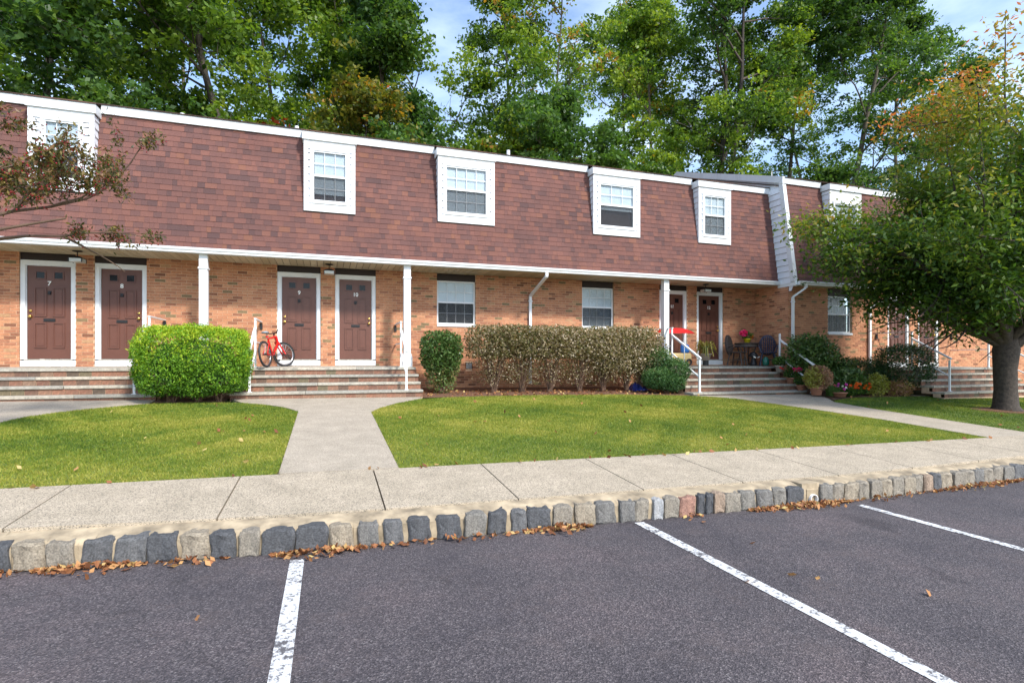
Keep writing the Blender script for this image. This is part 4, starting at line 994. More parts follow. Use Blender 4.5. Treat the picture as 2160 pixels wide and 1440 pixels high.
for x_, y_ in ((9.36, 13.74), (10.0, 13.74), (9.36, 14.16), (10.28, 14.16)): MB().tube([(x_, y_, 1.4), (x_, y_, 2.34)], .012, 6).build('canopy_pole', 'white', t)
B('body', (9.5, 13.75, 1.45), (10.28, 14.15, 1.72), 'yellowplastic', t, bevel=.05)
B('seat', (9.95, 13.8, 1.721), (10.24, 13.9, 1.98), 'blueplastic', t, bevel=.05)
for x_ in (9.65, 10.16):
    for y_ in (13.73, 14.15):
        MB().ring((x_, y_, 1.45), .075, .03, (1, 0, 0), (0, 0, 1), 18, 6).build('wheel', 'black', t, True)
# tarp lump
mb = MB(); v = []; g_ = 7
for i in range(g_):
    for j in range(g_):
        u_, v_ = i / (g_ - 1) - .5, j / (g_ - 1) - .5; h = max(0, 1 - 4 * (u_ * u_ + v_ * v_)) ** .7
        v.append((8.15 + u_ * .55 + random.uniform(-.02, .02), 13.3 + v_ * .5, .68 + h * .22 + random.uniform(0, .02) * h))
mb.add(v, [(i * g_ + j, i * g_ + g_ + j, i * g_ + g_ + j + 1, i * g_ + j + 1) for i in range(g_ - 1) for j in range(g_ - 1)])
tag(mb.build('tarp', 'bluecloth'), 'crumpled dark blue tarp on the mulch under the right end of the hedge', 'tarp')

# ------------------------------------------------------------------ shrubs
def shell_points(n, c, half, power=4, depth=.25):
    """points near the surface of a superellipsoid"""
    d = rng.normal(size=(n, 3)); d /= np.linalg.norm(d, axis=1)[:, None]
    rr = (np.abs(d) ** power).sum(1) ** (-1 / power)
    k = 1 - depth * rng.random(n) ** 1.2
    lump = 1 + .05 * np.sin(d[:, 0] * 9 + 1) * np.cos(d[:, 2] * 8) + .04 * np.sin(d[:, 1] * 11 + d[:, 2] * 7)
    return np.array(c) + d * (rr * k * lump)[:, None] * np.array(half)
def stems(mb, base, spread, top, n, r=.008):
    for i in range(n):
        a = random.random() * 6.28; s_ = random.random() ** .5
        p0 = Vector(base) + Vector((random.uniform(-.05, .05), random.uniform(-.05, .05), 0)); p2 = Vector(base) + Vector((math.cos(a) * spread[0] * s_, math.sin(a) * spread[1] * s_, top * random.uniform(.7, 1)))
        p1 = p0.lerp(p2, .5) + Vector((random.uniform(-.05, .05), random.uniform(-.05, .05), .08))
        mb.tube([p0, p1, p2], [r, r * .8, r * .4], 4)
# clipped arborvitae
t = thing('clipped_hedge', 'bright green clipped box shaped evergreen between the two flights of steps', 'hedge', (-2.45, 12.15, .68))
mb = MB(); P = shell_points(42000, (-2.45, 12.1, 1.50), (.98, .68, .655), 4.4, .18)
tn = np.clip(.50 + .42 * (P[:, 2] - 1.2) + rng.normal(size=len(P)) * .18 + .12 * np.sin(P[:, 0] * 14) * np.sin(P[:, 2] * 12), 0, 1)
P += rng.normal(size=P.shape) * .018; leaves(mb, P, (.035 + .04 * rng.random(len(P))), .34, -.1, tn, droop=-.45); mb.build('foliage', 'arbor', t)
mb = MB()
for bx in (-2.85, -2.4, -2.0): stems(mb, (bx, 12.05, .66), (.42, .4), .5, 16, .014)
mb.build('stems', 'stemmat', t)
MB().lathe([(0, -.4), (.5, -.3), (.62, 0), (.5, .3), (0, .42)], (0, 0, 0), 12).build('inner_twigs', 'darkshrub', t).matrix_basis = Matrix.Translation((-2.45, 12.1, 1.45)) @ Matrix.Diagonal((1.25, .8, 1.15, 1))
# green shrub
t = thing('shrub', 'dark green upright shrub narrowing to its base right of the porch post', 'shrub', (2.62, 13.15, .74))
mb = MB(); P = shell_points(6500, (2.62, 13.15, 1.72), (.50, .48, .50), 3.2, .5); tn = rng.random(len(P)) * .7
leaves(mb, P, .075, .5, .5, tn)
P = shell_points(3000, (2.62, 13.15, 1.32), (.42, .4, .42), 2.6, .8); leaves(mb, P, .065, .5, .4, .3 + .7 * rng.random(len(P)))
P = shell_points(900, (2.62, 13.15, 1.0), (.36, .34, .3), 2.2, .9); leaves(mb, P, .06, .5, .4, .3 + .7 * rng.random(len(P)))
mb.build('foliage', 'broad', t); mb = MB(); stems(mb, (2.62, 13.15, .72), (.36, .32), 1.2, 40, .010); mb.build('stems', 'stemmat', t)
# long variegated hedge
t = thing('variegated_hedge', 'long straggly cream flecked hedge with bare stems below the two windows', 'hedge', (6, 13.2, .72))
mb = MB(); xs_c = np.linspace(3.85, 8.2, 9)
for i, cx in enumerate(xs_c):
    thick = 1 if i < 6 else 1.5
    bot = 1.55 if i < 6 else 1.35; hz = (2.40 - bot) / 2 + (0 if i < 6 else .1)
    c = (cx, 13.2, 2.40 - hz + random.uniform(-.03, .03)); n_ = int(3600 * thick)
    P = shell_points(n_, c, (.60, .56, hz), 4.2, .55); leaves(mb, P, .05 + .025 * rng.random(n_), .6, .4, np.clip(rng.random(n_) * .8 + .02 + (.18 if i > 2 else .05), 0, 1))
    n2 = int(1500 * thick); P = np.stack([cx + rng.normal(size=n2) * .26, 13.15 + rng.normal(size=n2) * .24, .85 + rng.random(n2) ** .6 * .95], 1)
    P[:, 0] = cx + (P[:, 0] - cx) * (.35 + (P[:, 2] - .85)); leaves(mb, P, .045, .6, .4, np.clip(rng.random(n2) * .8 + .2, 0, 1))
mb.build('foliage', 'varieg', t)
mb = MB()
for cx in (3.95, 4.7, 5.45, 6.3, 7.0, 7.7, 8.2): stems(mb, (cx, 13.15, .70), (.55, .4), 1.35, 48, .009)
mb.build('stems', 'stemmat', t)
# juniper
t = thing('juniper', 'rounded two tiered green juniper left of the steps to door 12', 'shrub', (8.7, 12.6, .64))
mb = MB()
for c, h, n_ in (((8.5, 12.95, 1.48), (.46, .42, .42), 6000), ((8.88, 12.62, 1.22), (.40, .40, .36), 5000), ((8.35, 12.55, 1.02), (.48, .40, .30), 5000), ((8.68, 12.45, .92), (.4, .3, .24), 3000)):
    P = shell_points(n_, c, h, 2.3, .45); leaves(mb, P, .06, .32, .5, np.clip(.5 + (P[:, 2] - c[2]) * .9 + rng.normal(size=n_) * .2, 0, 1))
mb.build('foliage', 'juniper', t); mb = MB(); stems(mb, (8.6, 12.6, .62), (.4, .35), .6, 14, .014); mb.build('stems', 'stemmat', t)
# right bed
def bush(name, label, c, half, n, size, mat, tint=(0, 1), power=2.4, depth=.5, stem=True, asp=.5, up=.5, cat='shrub', droop=0, spk=0):
    gzv = float(gz(c[0], c[1])); t = thing(name, label, cat, (c[0], c[1], gzv))
    P = shell_points(n, c, half, power, depth)
    if spk: P += rng.normal(size=P.shape) * spk
    leaves(MB(), P, size * (.7 + .6 * rng.random(n)), asp, up, tint[0] + (tint[1] - tint[0]) * rng.random(n), droop=droop).build('foliage', mat, t)
    if stem: mb = MB(); stems(mb, (c[0], c[1], gzv), (half[0] * .7, half[1] * .7), c[2] - gzv + half[2] * .4, 12, .012); mb.build('stems', 'stemmat', t)
    return t
t = bush('leafy_shrub', 'big loose leafy bush spilling over the handrail beside the downspout', (13.35, 12.35, 1.65), (.78, .55, .62), 6500, .10, 'broad', (0, .75), 2.2, .8, spk=.06)
P = shell_points(4200, (14.1, 12.2, 1.15), (.72, .5, .55), 2.2, .8); leaves(MB(), P, .09, .4, .4, rng.random(4200) * .7).build('foliage', 'broad', t)
bush('rounded_shrub', 'dark clipped dome shrub before the steps to door 14', (16.25, 11.75, 1.32), (.98, .6, .66), 11000, .06, 'darkshrub', (0, 1), 2.8, .3)
bush('spreading_yew', 'low spreading dark evergreen left of the dome shrub', (14.9, 12.1, 1.12), (1.05, .5, .48), 9000, .065, 'darkshrub', (.2, .95), 2.3, .5, asp=.3)
bush('broadleaf_plant', 'mid green broad leaved plant behind the orange flowers', (14.0, 11.7, .92), (.62, .35, .38), 1500, .13, 'broad', (.1, .7), 2.2, .8, asp=.4)
bush('lime_shrub', 'small lime yellow upright shrub beside the lawn edge', (14.75, 11.45, .80), (.42, .25, .34), 1600, .07, 'coleus', (0, .35), 2.2, .8)
bush('bronze_shrub', 'low bronze leaved shrub at the right end of the bed', (15.65, 11.45, .70), (.5, .25, .26), 1800, .07, 'coleus', (.3, .9), 2.2, .6)
t = thing('potted_coleus', 'round brown and lime leaved bush in a terracotta pot by the bottom step', 'potted plant', (12.55, 11.45, .57))
pot(t, (12.55, 11.45, .565), .17, .22, 'terracotta')
P = shell_points(3600, (12.6, 11.45, 1.03), (.36, .34, .34), 2.2, .5); tn = np.clip(.75 + (P[:, 0] - 12.6) * 1.4 + rng.normal(size=3600) * .12 - .1, 0, 1); leaves(MB(), P, .07, .5, .3, tn).build('foliage', 'coleus', t)
t = thing('flower_pot', 'rounded grey pot painted with red hearts at the end of the top step', 'flower pot', (12.95, 12.75, 1.1))
pot(t, (12.70, 12.88, 1.156), .13, .2, 'greypot')
for dx_, dz_ in ((-.075, .13), (0.0, .10)): MB().lathe([(0, -.03), (.03, -.015), (.03, .015), (0, .03)], (12.70 + dx_, 12.765, 1.156 + dz_), 8).build('red_heart', 'redcloth', t)
leaves(MB(), bunch((12.72, 12.88, 1.47), (.24, .2, .16), 700, .05), .07, .5, .4, rng.random(700)).build('foliage', 'leafD', t)
t = thing('flowering_planter', 'planter of pink and magenta flowers on the step edge below the handrail', 'flowers', (12.75, 12.3, .83))
pot(t, (12.66, 12.42, .826), .12, .18, 'terracotta')
leaves(MB(), bunch((12.70, 12.40, 1.12), (.26, .22, .17), 700, .05), .06, .5, .4, rng.random(700) * .6).build('foliage', 'leafB', t)
leaves(MB(), bunch((12.72, 12.25, 1.25), (.16, .08, .08), 70, .05), .06, .95, .4, rng.random(70) * .35).build('blooms', 'flower', t)
t = thing('flowering_planter', 'lower planter with a few purple flowers by the second step from the ground', 'flowers', (12.6, 12.0, .65))
pot(t, (12.60, 12.02, .662), .11, .15, 'terracotta')
leaves(MB(), bunch((12.62, 12.02, .92), (.22, .16, .14), 500, .05), .06, .5, .4, rng.random(500) * .6).build('foliage', 'leafB', t)
leaves(MB(), bunch((12.64, 11.9, 1.0), (.1, .05, .06), 24, .05), .05, .95, .4, .42 + rng.random(24) * .1).build('blooms', 'flower', t)
t = thing('flower_bed_plants', 'low row of orange, magenta and white flowers at the bed edge', 'flowers', (13.6, 11.35, .6))
P = bunch((13.55, 11.3, .66), (.75, .18, .14), 1800, .05); leaves(MB(), P, .06, .5, .5, rng.random(1800) * .8).build('foliage', 'leafB', t)
mb = MB()
for i in range(26):
    fx = random.uniform(12.98, 14.1); tt = random.choice((.62, .7, .8)) if fx > 13.3 else random.choice((.25, .5, 1.0, .45)); c = (fx, 11.2 + random.uniform(-.12, .2), .78 + random.uniform(-.06, .1))
    leaves(mb, bunch(c, (.035, .035, .025), 9, .05), .055, .95, .6, np.full(9, tt))
mb.build('blooms', 'flower', t)
pot(t, (12.98, 11.1, .53), .18, .12, 'terracotta', 'bowl')
t = thing('grass_clump', 'small bright green grass tuft between potted coleus and flower bed', 'grass clump', (12.85, 11.2, .57))
mb = MB()
for i in range(220):
    a = random.random() * 6.28; x_, y_ = 12.86 + random.uniform(-.13, .13), 11.25 + random.uniform(-.1, .1); z_ = .55; h = random.uniform(.25, .42); dx, dy = math.cos(a) * .12, math.sin(a) * .12
    mb.add([(x_ - .006, y_, z_), (x_ + .006, y_, z_), (x_ + dx, y_ + dy, z_ + h)], [(0, 1, 2)], .3 + .5 * random.random())
mb.build('blades', 'leafD', t)

# ------------------------------------------------------------------ grass on the lawns
def inside(P, poly):
    x_, y_ = P[:, 0], P[:, 1]; r = np.zeros(len(P), bool); n = len(poly)
    for i in range(n):
        (x1_, y1_), (x2_, y2_) = poly[i], poly[(i + 1) % n]
        c = ((y1_ > y_) != (y2_ > y_)) & (x_ < (x2_ - x1_) * (y_ - y1_) / (y2_ - y1_ + 1e-12) + x1_); r ^= c
    return r
def grass(poly, dens, name_label, tb):
    xs_ = [p[0] for p in poly]; ys_ = [p[1] for p in poly]; A_ = (max(xs_) - min(xs_)) * (max(ys_) - min(ys_)); n = int(A_ * dens)
    P = np.stack([rng.uniform(min(xs_), max(xs_), n), rng.uniform(min(ys_), max(ys_), n)], 1); P = P[inside(P, poly)]
    P = P[rng.random(len(P)) < np.clip(9.5 / P[:, 1], .45, 1.0)]
    n = len(P); z_ = gz(P[:, 0], P[:, 1]); a = rng.random(n) * 2 * np.pi; h = .016 + .022 * rng.random(n); wd = .0035 + .003 * rng.random(n); wd *= (P[:, 1] / 8)
    ca, sa = np.cos(a), np.sin(a); l = rng.normal(size=(n, 2)) * .018
    v = np.stack([np.stack([P[:, 0] - ca * wd, P[:, 1] - sa * wd, z_], 1), np.stack([P[:, 0] + ca * wd, P[:, 1] + sa * wd, z_], 1), np.stack([P[:, 0] + l[:, 0], P[:, 1] + l[:, 1], z_ + h], 1)], 1)
    patch = np.sin(P[:, 0] * 1.1 + 1 + np.sin(P[:, 1])) * np.sin(P[:, 1] * 1.9 + P[:, 0] * .4) * .22 + .16 * (np.sin(P[:, 0] * 3.1 + 2 * np.sin(P[:, 1] * 1.3)) * np.sin(P[:, 1] * 2.7 + 1.4 * np.sin(P[:, 0] * 1.9)) > .55) + np.sin(P[:, 0] * 11 + 3 * np.sin(P[:, 1] * 3)) * np.sin(P[:, 1] * 13) * .08 + np.sin(P[:, 0] * 5.3) * np.cos(P[:, 1] * 4.7) * .08
    tn = np.clip(tb + patch + rng.normal(size=n) * .2, 0, 1)
    mb = MB(); mb.add(v.reshape(-1, 3), np.arange(3 * n).reshape(n, 3), tn)
    mb.build('grass', 'grassblade', None, kind='stuff')
grass(lawnL, 7600, '', .57); grass(lawnR, 6000, '', .6); grass(lawnF, 2600, '', .3)

# fallen leaves
def litter(pts, size):
    mb = MB(); n = len(pts); leaves(mb, np.asarray(pts), size, .62, .75, rng.random(n), fold=True); return mb
L_ = []
for (a, b, n_) in ((-1.95, -1.25, 150), (-1.2, -.7, 40), (-.4, .3, 190), (.3, 1.6, 70), (1.65, 2.3, 170), (3.2, 3.5, 15), (4.1, 5.5, 430), (5.5, 6.9, 50), (6.9, 8.6, 230), (8.6, 11, 120), (-2.6, -2.0, 50)):
    for i in range(n_):
        x_ = random.uniform(a, b); c_ = math.sin((x_ - a) / (b - a) * math.pi); y_ = float(kerb_y(x_)) - .012 - abs(random.gauss(0, .06)) * (.4 + c_); L_.append((x_, y_, float(az(x_)) + .012 + random.random() * .035 * c_))
litter(L_, .03 + .04 * rng.random(len(L_))).build('leaf_litter', 'litter', None, kind='stuff')
L_ = []
for poly, n_ in ((lawnL, 26), (lawnR, 46), (lawnF, 12)):
    k_ = 0
    while k_ < n_:
        p = (random.uniform(-4, 16), random.uniform(6.2, 12)); k_ += 0
        if inside(np.array([p]), poly)[0]: L_.append((p[0], p[1], float(gz(*p)) + .05)); k_ += 1
for i in range(12):
    x_ = random.uniform(-4, 8.5); L_.append((x_, random.uniform(2.4, 4.5), float(az(x_)) + .012))
for i in range(50):
    x_ = random.uniform(-4, 10.4); y_ = 6.1 + random.uniform(-.05, .05); L_.append((x_, y_, float(gz(x_, y_)) + .03))
for i in range(420):
    x_ = random.uniform(2.1, 8.9); y_ = random.uniform(12.3, 13.6); L_.append((x_, y_, float(gz(x_, y_)) + .03))
litter(L_, .05 + .04 * rng.random(len(L_))).build('leaf_litter', 'litter', None, kind='stuff')

# ------------------------------------------------------------------ trees
def wander(p, d, L, k, jit, gravity=0.0):
    pts = [np.array(p, float)]; d = np.array(d, float); d /= np.linalg.norm(d)
    for i in range(k):
        d = d + rng.normal(size=3) * jit; d[2] += gravity; d /= np.linalg.norm(d); pts.append(pts[-1] + d * L / k)
    return np.array(pts), d
def tree(label, name, X, Y, H, cr, cb, seed, mat, nl=26000, leaf=.21, trunks=1, lean=(0, 0), tint=(0, 1), bark='bark', r0=.22, clump=1.25, gap=.0, group='tall trees behind the townhouses', squash=.62, orange=0.0):
    global rng
    keep = rng; rng = np.random.default_rng(seed); random.seed(seed)
    z0 = float(gz(X, Y)) - .05; t = thing(name, label, 'tree', (X, Y, z0), group)
    wood = MB(); tips = []
    for q in range(trunks):
        off = np.array([rng.normal() * .15, rng.normal() * .15, 0]) if trunks > 1 else np.zeros(3)
        d0 = np.array([lean[0] + (rng.normal() * .22 if trunks > 1 else rng.normal() * .04), lean[1] + rng.normal() * .05, 1])
        tp, _ = wander(np.array([X, Y, z0]) + off, d0, H * .88, 10, .045)
        rads = np.linspace(r0 / (trunks ** .5), r0 * .16, 11); rads[0] *= 1.35; wood.tube(tp, rads, 8, rng.random())
        nb = int(19 / trunks ** .5)
        for i in range(nb):
            f = cb / H + (1 - cb / H) * (i + rng.random() * .7) / nb; f = min(f, .99) * 10 / (10); idx = f / .88 * 10; i0 = min(int(idx), 9)
            p = tp[i0] + (tp[i0 + 1] - tp[i0]) * min(1, idx - i0); a = rng.random() * 2 * np.pi
            prof = max(.35, math.sin(math.pi * min(1, .18 + .8 * (f - cb / H) / (1 - cb / H + 1e-6)))) * cr
            L = prof * rng.uniform(.75, 1.1); d = np.array([math.cos(a), math.sin(a), rng.uniform(.25, .95)])
            bp, bd = wander(p, d, L, 6, .16, .02); br = r0 * .34 * (1 - .6 * f); wood.tube(bp, np.linspace(br, br * .25, 7), 5, rng.random())
            tips.append(bp[-1]); tips.append(bp[-1] + rng.normal(size=3) * .5)
            for j in range(4):
                s0 = rng.integers(2, 6); sp, _ = wander(bp[s0], bd + rng.normal(size=3) * .8, L * rng.uniform(.3, .6), 4, .2, .02)
                wood.tube(sp, np.linspace(br * .4, br * .1, 5), 4, rng.random()); tips.append(sp[-1])
                if rng.random() < .7:
                    sp2, _ = wander(sp[2], rng.normal(size=3) + (0, 0, .4), L * .3, 3, .25); wood.tube(sp2, np.linspace(br * .22, br * .06, 4), 3, rng.random()); tips.append(sp2[-1])
        tips.append(tp[-1])
    wood.build('trunk', bark, t, True)
    tips = np.array(tips); tips = tips[rng.random(len(tips)) > gap]
    crown = MB(); per = int(nl * 1.2 / len(tips))
    C = []; T = []
    for c in tips:
        n = max(10, int(per * rng.uniform(.5, 1.5))); rr = clump * rng.uniform(.55, 1.15); base = rng.uniform(.15, .7)
        if orange and rng.random() < orange: base = rng.uniform(.85, 1.0)
        # a clump is several small sprays
        k = max(3, n // 28); sc_ = rng.normal(size=(k, 3)); sc_ /= np.linalg.norm(sc_, axis=1)[:, None]; sc_ *= (rng.random(k) ** .45)[:, None] * rr * np.array([1, 1, squash])
        pts = sc_[rng.integers(0, k, n)] + rng.normal(size=(n, 3)) * np.array([.17, .17, .09]) * clump
        C.append(c + pts); T.append(np.clip(base + rng.normal(size=n) * .14, 0, 1))
    C = np.concatenate(C); T = tint[0] + (tint[1] - tint[0]) * np.concatenate(T)
    leaves(crown, C, leaf * (.6 + .8 * rng.random(len(C))), .6, .45, T); crown.build('crown', mat, t)
    rng = keep
    return t
TREES = [
 # X, Y, H, cr, cb, mat, nl, extras, label
 (-14.5, 27, 19, 4.5, 6, 'leafA', 26000, {}, 'dense green oak at the far left behind the first dormer'),
 (-10.0, 24, 18, 4.2, 5, 'leafB', 26000, {}, 'dark green tree behind the far left dormer with a crooked limb'),
 (-6.2, 28, 21, 4.4, 5.5, 'leafA', 26000, {}, 'tall oak rising behind the left roof edge'),
 (-3.0, 24.5, 19, 4.0, 5.5, 'leafA', 24000, dict(r0=.28), 'oak with a stout trunk showing between the two left roof vents'),
 (.2, 28, 22, 3.6, 6, 'leafA', 28000, {}, 'tall green oak behind the second dormer'),
 (1.7, 25, 19, 2.4, 6, 'leafB', 24000, {}, 'dark leaved tree left of the sky gap above the third dormer'),
 (10.2, 30, 25, 2.8, 7, 'leafA', 20000, dict(gap=.15), 'slender oak right of the sky gap above the third dormer'),
 (12.2, 28, 25, 4.2, 9, 'leafA', 17000, dict(gap=.25, orange=.08, trunks=2), 'thin crowned forked tree with orange tinged leaves in the middle'),
 (15.8, 27.5, 25, 4.0, 8, 'leafA', 16000, dict(gap=.25, orange=.1, lean=(.18, 0)), 'leaning bare limbed tree with a few orange leaves'),
 (22.3, 28, 26, 4.4, 13.5, 'leafB', 24000, dict(trunks=3, gap=.12, bark='cherrybark', r0=.42), 'dark three stemmed tree standing above the gable end'),
 (28, 29, 28, 4.4, 15.5, 'leafB', 26000, dict(gap=.1), 'tall dark tree above the sky gap right of the gable end'),
 (31.0, 27, 26, 4.6, 6, 'leafB', 26000, dict(r0=.3), 'dark green tree behind the cherry crown'),
 (45.0, 27, 24, 4.8, 6, 'leafD', 26000, {}, 'bright green tree at the far right behind the cherry'),
 (37.0, 28, 28.5, 4.4, 6, 'leafB', 24000, {}, 'tall dark tree reaching the top of the picture behind the cherry top'),
 (-11.5, 33, 23, 5, 5, 'leafA', 24000, {}, 'more distant green tree filling the far left behind the first dormer'),
 (-1.6, 34, 24, 4.6, 5, 'leafA', 22000, {}, 'more distant green tree between the first and second dormers'),
 (18.8, 30, 24, 3.6, 5, 'leafA', 17000, {}, 'mid green tree filling the gap left of the three stemmed tree'),
 (40.0, 34, 31, 4.8, 7, 'leafB', 16000, {}, 'more distant dark tree between the cherry and the sky gap'),
 (20.0, 35, 27, 4.4, 8, 'leafA', 17000, dict(orange=.05), 'more distant tree behind the leaning bare limbed tree'),
 (24.0, 36, 28, 4.6, 18, 'leafA', 18000, dict(gap=.15), 'more distant green tree right of the three stemmed one'),
]
for i, (X, Y, H, cr, cb, mat, nl, kw, lab) in enumerate(TREES):
    tree(lab, 'oak_tree', X, Y, H, cr, cb, 100 + i, mat, nl, **kw)
UND = [(-8.5, 22, 9.5, 3, 3.5, 'leafB', 14000, {}, 'low dark tree just above the left roof edge'),
 (-4.9, 22.5, 9.0, 2.6, 3.5, 'leafD', 9000, {}, 'low light green tree above the left roof edge'),
 (-1.2, 22.5, 9.4, 1.6, 3.5, 'leafRed', 4000, {}, 'small red leaved tree behind the left roof vents'),
 (1.0, 23, 12.2, 2.4, 5, 'leafC', 11000, {}, 'yellow and orange turning tree behind the second dormer'),
 (3.4, 22, 10.2, 2.4, 4, 'leafD', 11000, {}, 'yellow green low tree between the second and third dormers'),
 (6.0, 23, 10.8, 2.6, 4, 'leafA', 11000, dict(orange=.2), 'low green tree with orange spots above the third dormer'),
 (10.3, 22.5, 12.6, 3.0, 4, 'leafD', 22000, {}, 'rounded bright green tree between the third and fourth dormers'),
 (13.8, 23, 11.0, 2.4, 4, 'leafB', 12000, {}, 'small dark tree above the fourth dormer'),
 (17.6, 26, 12.0, 2.4, 4, 'leafB', 11000, {}, 'small dark tree left of the gable end'),
 (29, 25, 13, 3, 4, 'leafB', 11000, {}, 'small dark tree right of the gable end'),
 (-12.5, 22, 10, 3, 3.5, 'leafA', 12000, {}, 'low green tree at the far left roof corner')]
for i, (X, Y, H, cr, cb, mat, nl, kw, lab) in enumerate(UND):
    tree(lab, 'understory_tree', X, Y, H, cr, cb, 300 + i, mat, nl, group='low trees just behind the roof', leaf=.18, r0=.12, clump=.95, **kw)

# cherry tree ------------------------------------------------------
def cherry():
    global rng
    rng = np.random.default_rng(55); X, Y = 15.25, 8.6; z0 = float(gz(X, Y))
    t = thing('cherry_tree', 'large spreading cherry with thick forked trunk on the right hand lawn', 'tree', (X, Y, z0))
    outside = lambda p: p[2] > 9.7 - .86 * math.hypot(p[0] - X, (p[1] - Y) * .6) or p[0] < X - 4.9
    w_ = MB()
    tp = np.array([(X + .02, Y, z0 - .05), (X, Y, z0 + .12), (X, Y, z0 + .5), (X - .02, Y, z0 + 1.0), (X + .02, Y, z0 + 1.45), (X + .05, Y, z0 + 1.75)])
    w_.tube(tp, [.36, .25, .22, .225, .26, .2], 14, .4)
    tips = []
    limbs = [((-1, .1, .75), 4.5, .15), ((-.55, -.35, 1.1), 5.6, .14), ((-.25, .4, 1.4), 6.2, .15), ((.2, -.2, 1.8), 6.6, .17), ((.8, .1, 1.0), 5.4, .15), ((.6, .6, 1.0), 5, .12), ((.5, -.7, 1.0), 4.6, .12), ((-.9, -.5, .5), 4.1, .11), ((-.8, .6, .7), 4.2, .12), ((-.1, -.9, 1.0), 4.4, .11), ((0, .9, 1.0), 4.6, .11)]
    for d, L, r in limbs:
        bp, bd = wander((X, Y, z0 + 1.35 + rng.random() * .3), d, L, 8, .07, .01); w_.tube(bp, np.linspace(r, r * .15, 9), 8, .4 + .3 * rng.random())
        tips.append((bp[-1], bd))
        for j in range(17):
            s0 = rng.integers(2, 9); dd = bd * .7 + rng.normal(size=3) * .75; sp, sd2 = wander(bp[min(s0, 8)], dd, L * rng.uniform(.22, .42), 5, .12, .0)
            if outside(sp[-1]): continue
            w_.tube(sp, np.linspace(r * .22, r * .05, 6), 5, .5); tips.append((sp[-1], sd2)); tips.append((sp[3], sd2))
            for q in range(3):
                s2, sd3 = wander(sp[rng.integers(1, 5)], sd2 + rng.normal(size=3) * .7, L * .16, 3, .15); w_.tube(s2, np.linspace(r * .08, .004, 4), 3, .5); tips.append((s2[-1], sd3)); tips.append((s2[1], sd3))
    # long upright shoots with reddish tips
    for d, L in (((-.36, 0, 1.5), 5.6), ((-.05, 0, 2.2), 6.9), ((-.8, -.1, 1.0), 3.9)):
        bp, bd = wander((X - .3, Y, z0 + 2.4), d, L, 8, .04, .01); w_.tube(bp, np.linspace(.06, .008, 9), 5, .5)
        for q in range(3, 9):
            for q2 in range(3): tips.append((bp[q] + rng.normal(size=3) * .35 * (1 - q / 12), bd))
    w_.build('trunk', 'cherrybark', t, True)
    C = []; T = []
    for p, d in tips:
        if p[2] < z0 + 2.25: continue
        n = int(rng.uniform(48, 95)); u = rng.random(n)[:, None]; pts = p - d * .8 * u + rng.normal(size=(n, 3)) * np.array([.27, .27, .18])
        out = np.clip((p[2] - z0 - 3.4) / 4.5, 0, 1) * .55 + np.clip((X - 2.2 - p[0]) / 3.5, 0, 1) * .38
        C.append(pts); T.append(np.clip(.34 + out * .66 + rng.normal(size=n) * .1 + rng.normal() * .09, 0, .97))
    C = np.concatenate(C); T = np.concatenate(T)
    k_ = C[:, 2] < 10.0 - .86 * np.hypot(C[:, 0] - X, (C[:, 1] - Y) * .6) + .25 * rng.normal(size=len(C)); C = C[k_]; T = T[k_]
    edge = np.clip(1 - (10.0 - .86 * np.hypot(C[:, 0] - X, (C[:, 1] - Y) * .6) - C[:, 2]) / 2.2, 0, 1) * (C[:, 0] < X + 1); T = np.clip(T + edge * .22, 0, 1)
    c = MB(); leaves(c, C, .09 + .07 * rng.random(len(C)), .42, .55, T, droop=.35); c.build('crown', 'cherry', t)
    print('cherry leaves', len(C))
cherry()
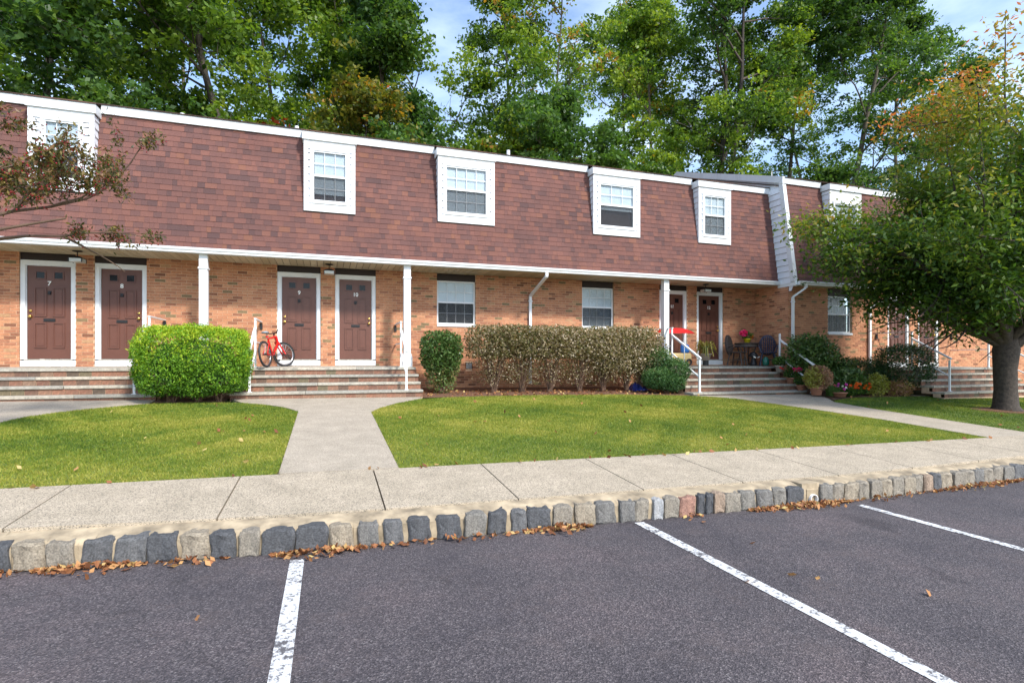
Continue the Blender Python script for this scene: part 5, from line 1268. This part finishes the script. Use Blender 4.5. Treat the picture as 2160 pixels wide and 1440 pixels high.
def crabapple():
    global rng
    rng = np.random.default_rng(81); X, Y = -5.6, 8.3; z0 = float(gz(X, Y))
    t = thing('crabapple_tree', 'sparse crabapple reaching in from the left with red berries before the dormer', 'tree', (X, Y, z0))
    w_ = MB(); w_.tube([(X, Y, z0 - .05), (X, Y, z0 + .6), (X + .1, Y, z0 + 2.1)], [.14, .10, .09], 9, .5)
    C = []; Bq = []; r2 = np.random.default_rng(5)
    def rec(p, d, L, r, lev):
        if lev and (p[0] > -2.4 or p[2] > 5.0): L *= .5
        if lev and p[0] > X + .6 and (p[2] < 3.15 or (d[2] < 0 and p[2] + d[2] * L < 3.0)): return
        k = 7; bp, bd = wander(p, d, L, k, .11 if lev else .06, -.012 if lev else -.02); w_.tube(bp, np.linspace(r, r * .3, k + 1), 5 if lev < 2 else 3, .5)
        if lev >= 2:
            for q in range(1, k + 1):
                n = r2.integers(1, 5); C.append(bp[q] + r2.normal(size=(n, 3)) * .045)
                if r2.random() < .2: Bq.append(bp[q] + r2.normal(size=(2, 3)) * .035 - (0, 0, .04))
        if lev < 3:
            for j in range((7, 5, 4)[lev]):
                rec(bp[rng.integers(1, k + 1)], bd * .9 + rng.normal(size=3) * (.5, .45, .7)[lev], L * rng.uniform(.3, .5), r * .42, lev + 1)
    for d, L in (((1, -.08, .42), 2.45), ((1, -.3, .55), 2.4), ((1, .3, .48), 2.3), ((1, -.15, .32), 2.4), ((1, .05, .46), 2.7), ((.9, .1, .85), 2.6), ((-.6, .4, 1), 2.4), ((-1, -.4, .7), 2.4), ((0, 1, .9), 2.2), ((.1, -1, .8), 1.8)):
        rec((X + .1, Y, z0 + 2.1), d, L, .042, 0)
    w_.build('trunk', 'twig', t, True)
    C = np.concatenate(C); C = C[(C[:, 0] < -2.0 + .2 * rng.normal(size=len(C))) & (C[:, 2] > 2.98 + .12 * rng.normal(size=len(C))) ]; m = MB(); leaves(m, C, .048 + .03 * rng.random(len(C)), .42, .2, rng.random(len(C)), droop=.4, fold=True); m.build('crown', 'crab', t)
    print('crab leaves', len(C))
    Bq = np.concatenate(Bq); Bq = Bq[Bq[:, 2] > 3.0]; m = MB(); o = np.array([(1, 0, 0), (0, 1, 0), (-1, 0, 0), (0, -1, 0), (0, 0, 1), (0, 0, -1)]) * .011; F = np.array([(0, 1, 4), (1, 2, 4), (2, 3, 4), (3, 0, 4), (1, 0, 5), (2, 1, 5), (3, 2, 5), (0, 3, 5)])
    v = (Bq[:, None] + o[None]).reshape(-1, 3); m.add(v, (np.arange(len(Bq))[:, None, None] * 6 + F[None]).reshape(-1, 3)); m.build('berries', 'berry', t)
crabapple()
# bare soil ring at the cherry foot
mb = MB(); a = np.linspace(0, 2 * np.pi, 25)[:-1]; v = [(15.25, 8.6, float(gz(15.25, 8.6)) + .05)] + [(15.25 + .75 * math.cos(q) * (1 + .1 * math.sin(3 * q)), 8.6 + .6 * math.sin(q), float(gz(15.25 + .75 * math.cos(q), 8.6 + .6 * math.sin(q))) + .012) for q in a]
mb.add(v, [(0, i + 1, (i + 1) % 24 + 1) for i in range(24)]); mb.build('mulch_ring', 'mulch', None, kind='structure')
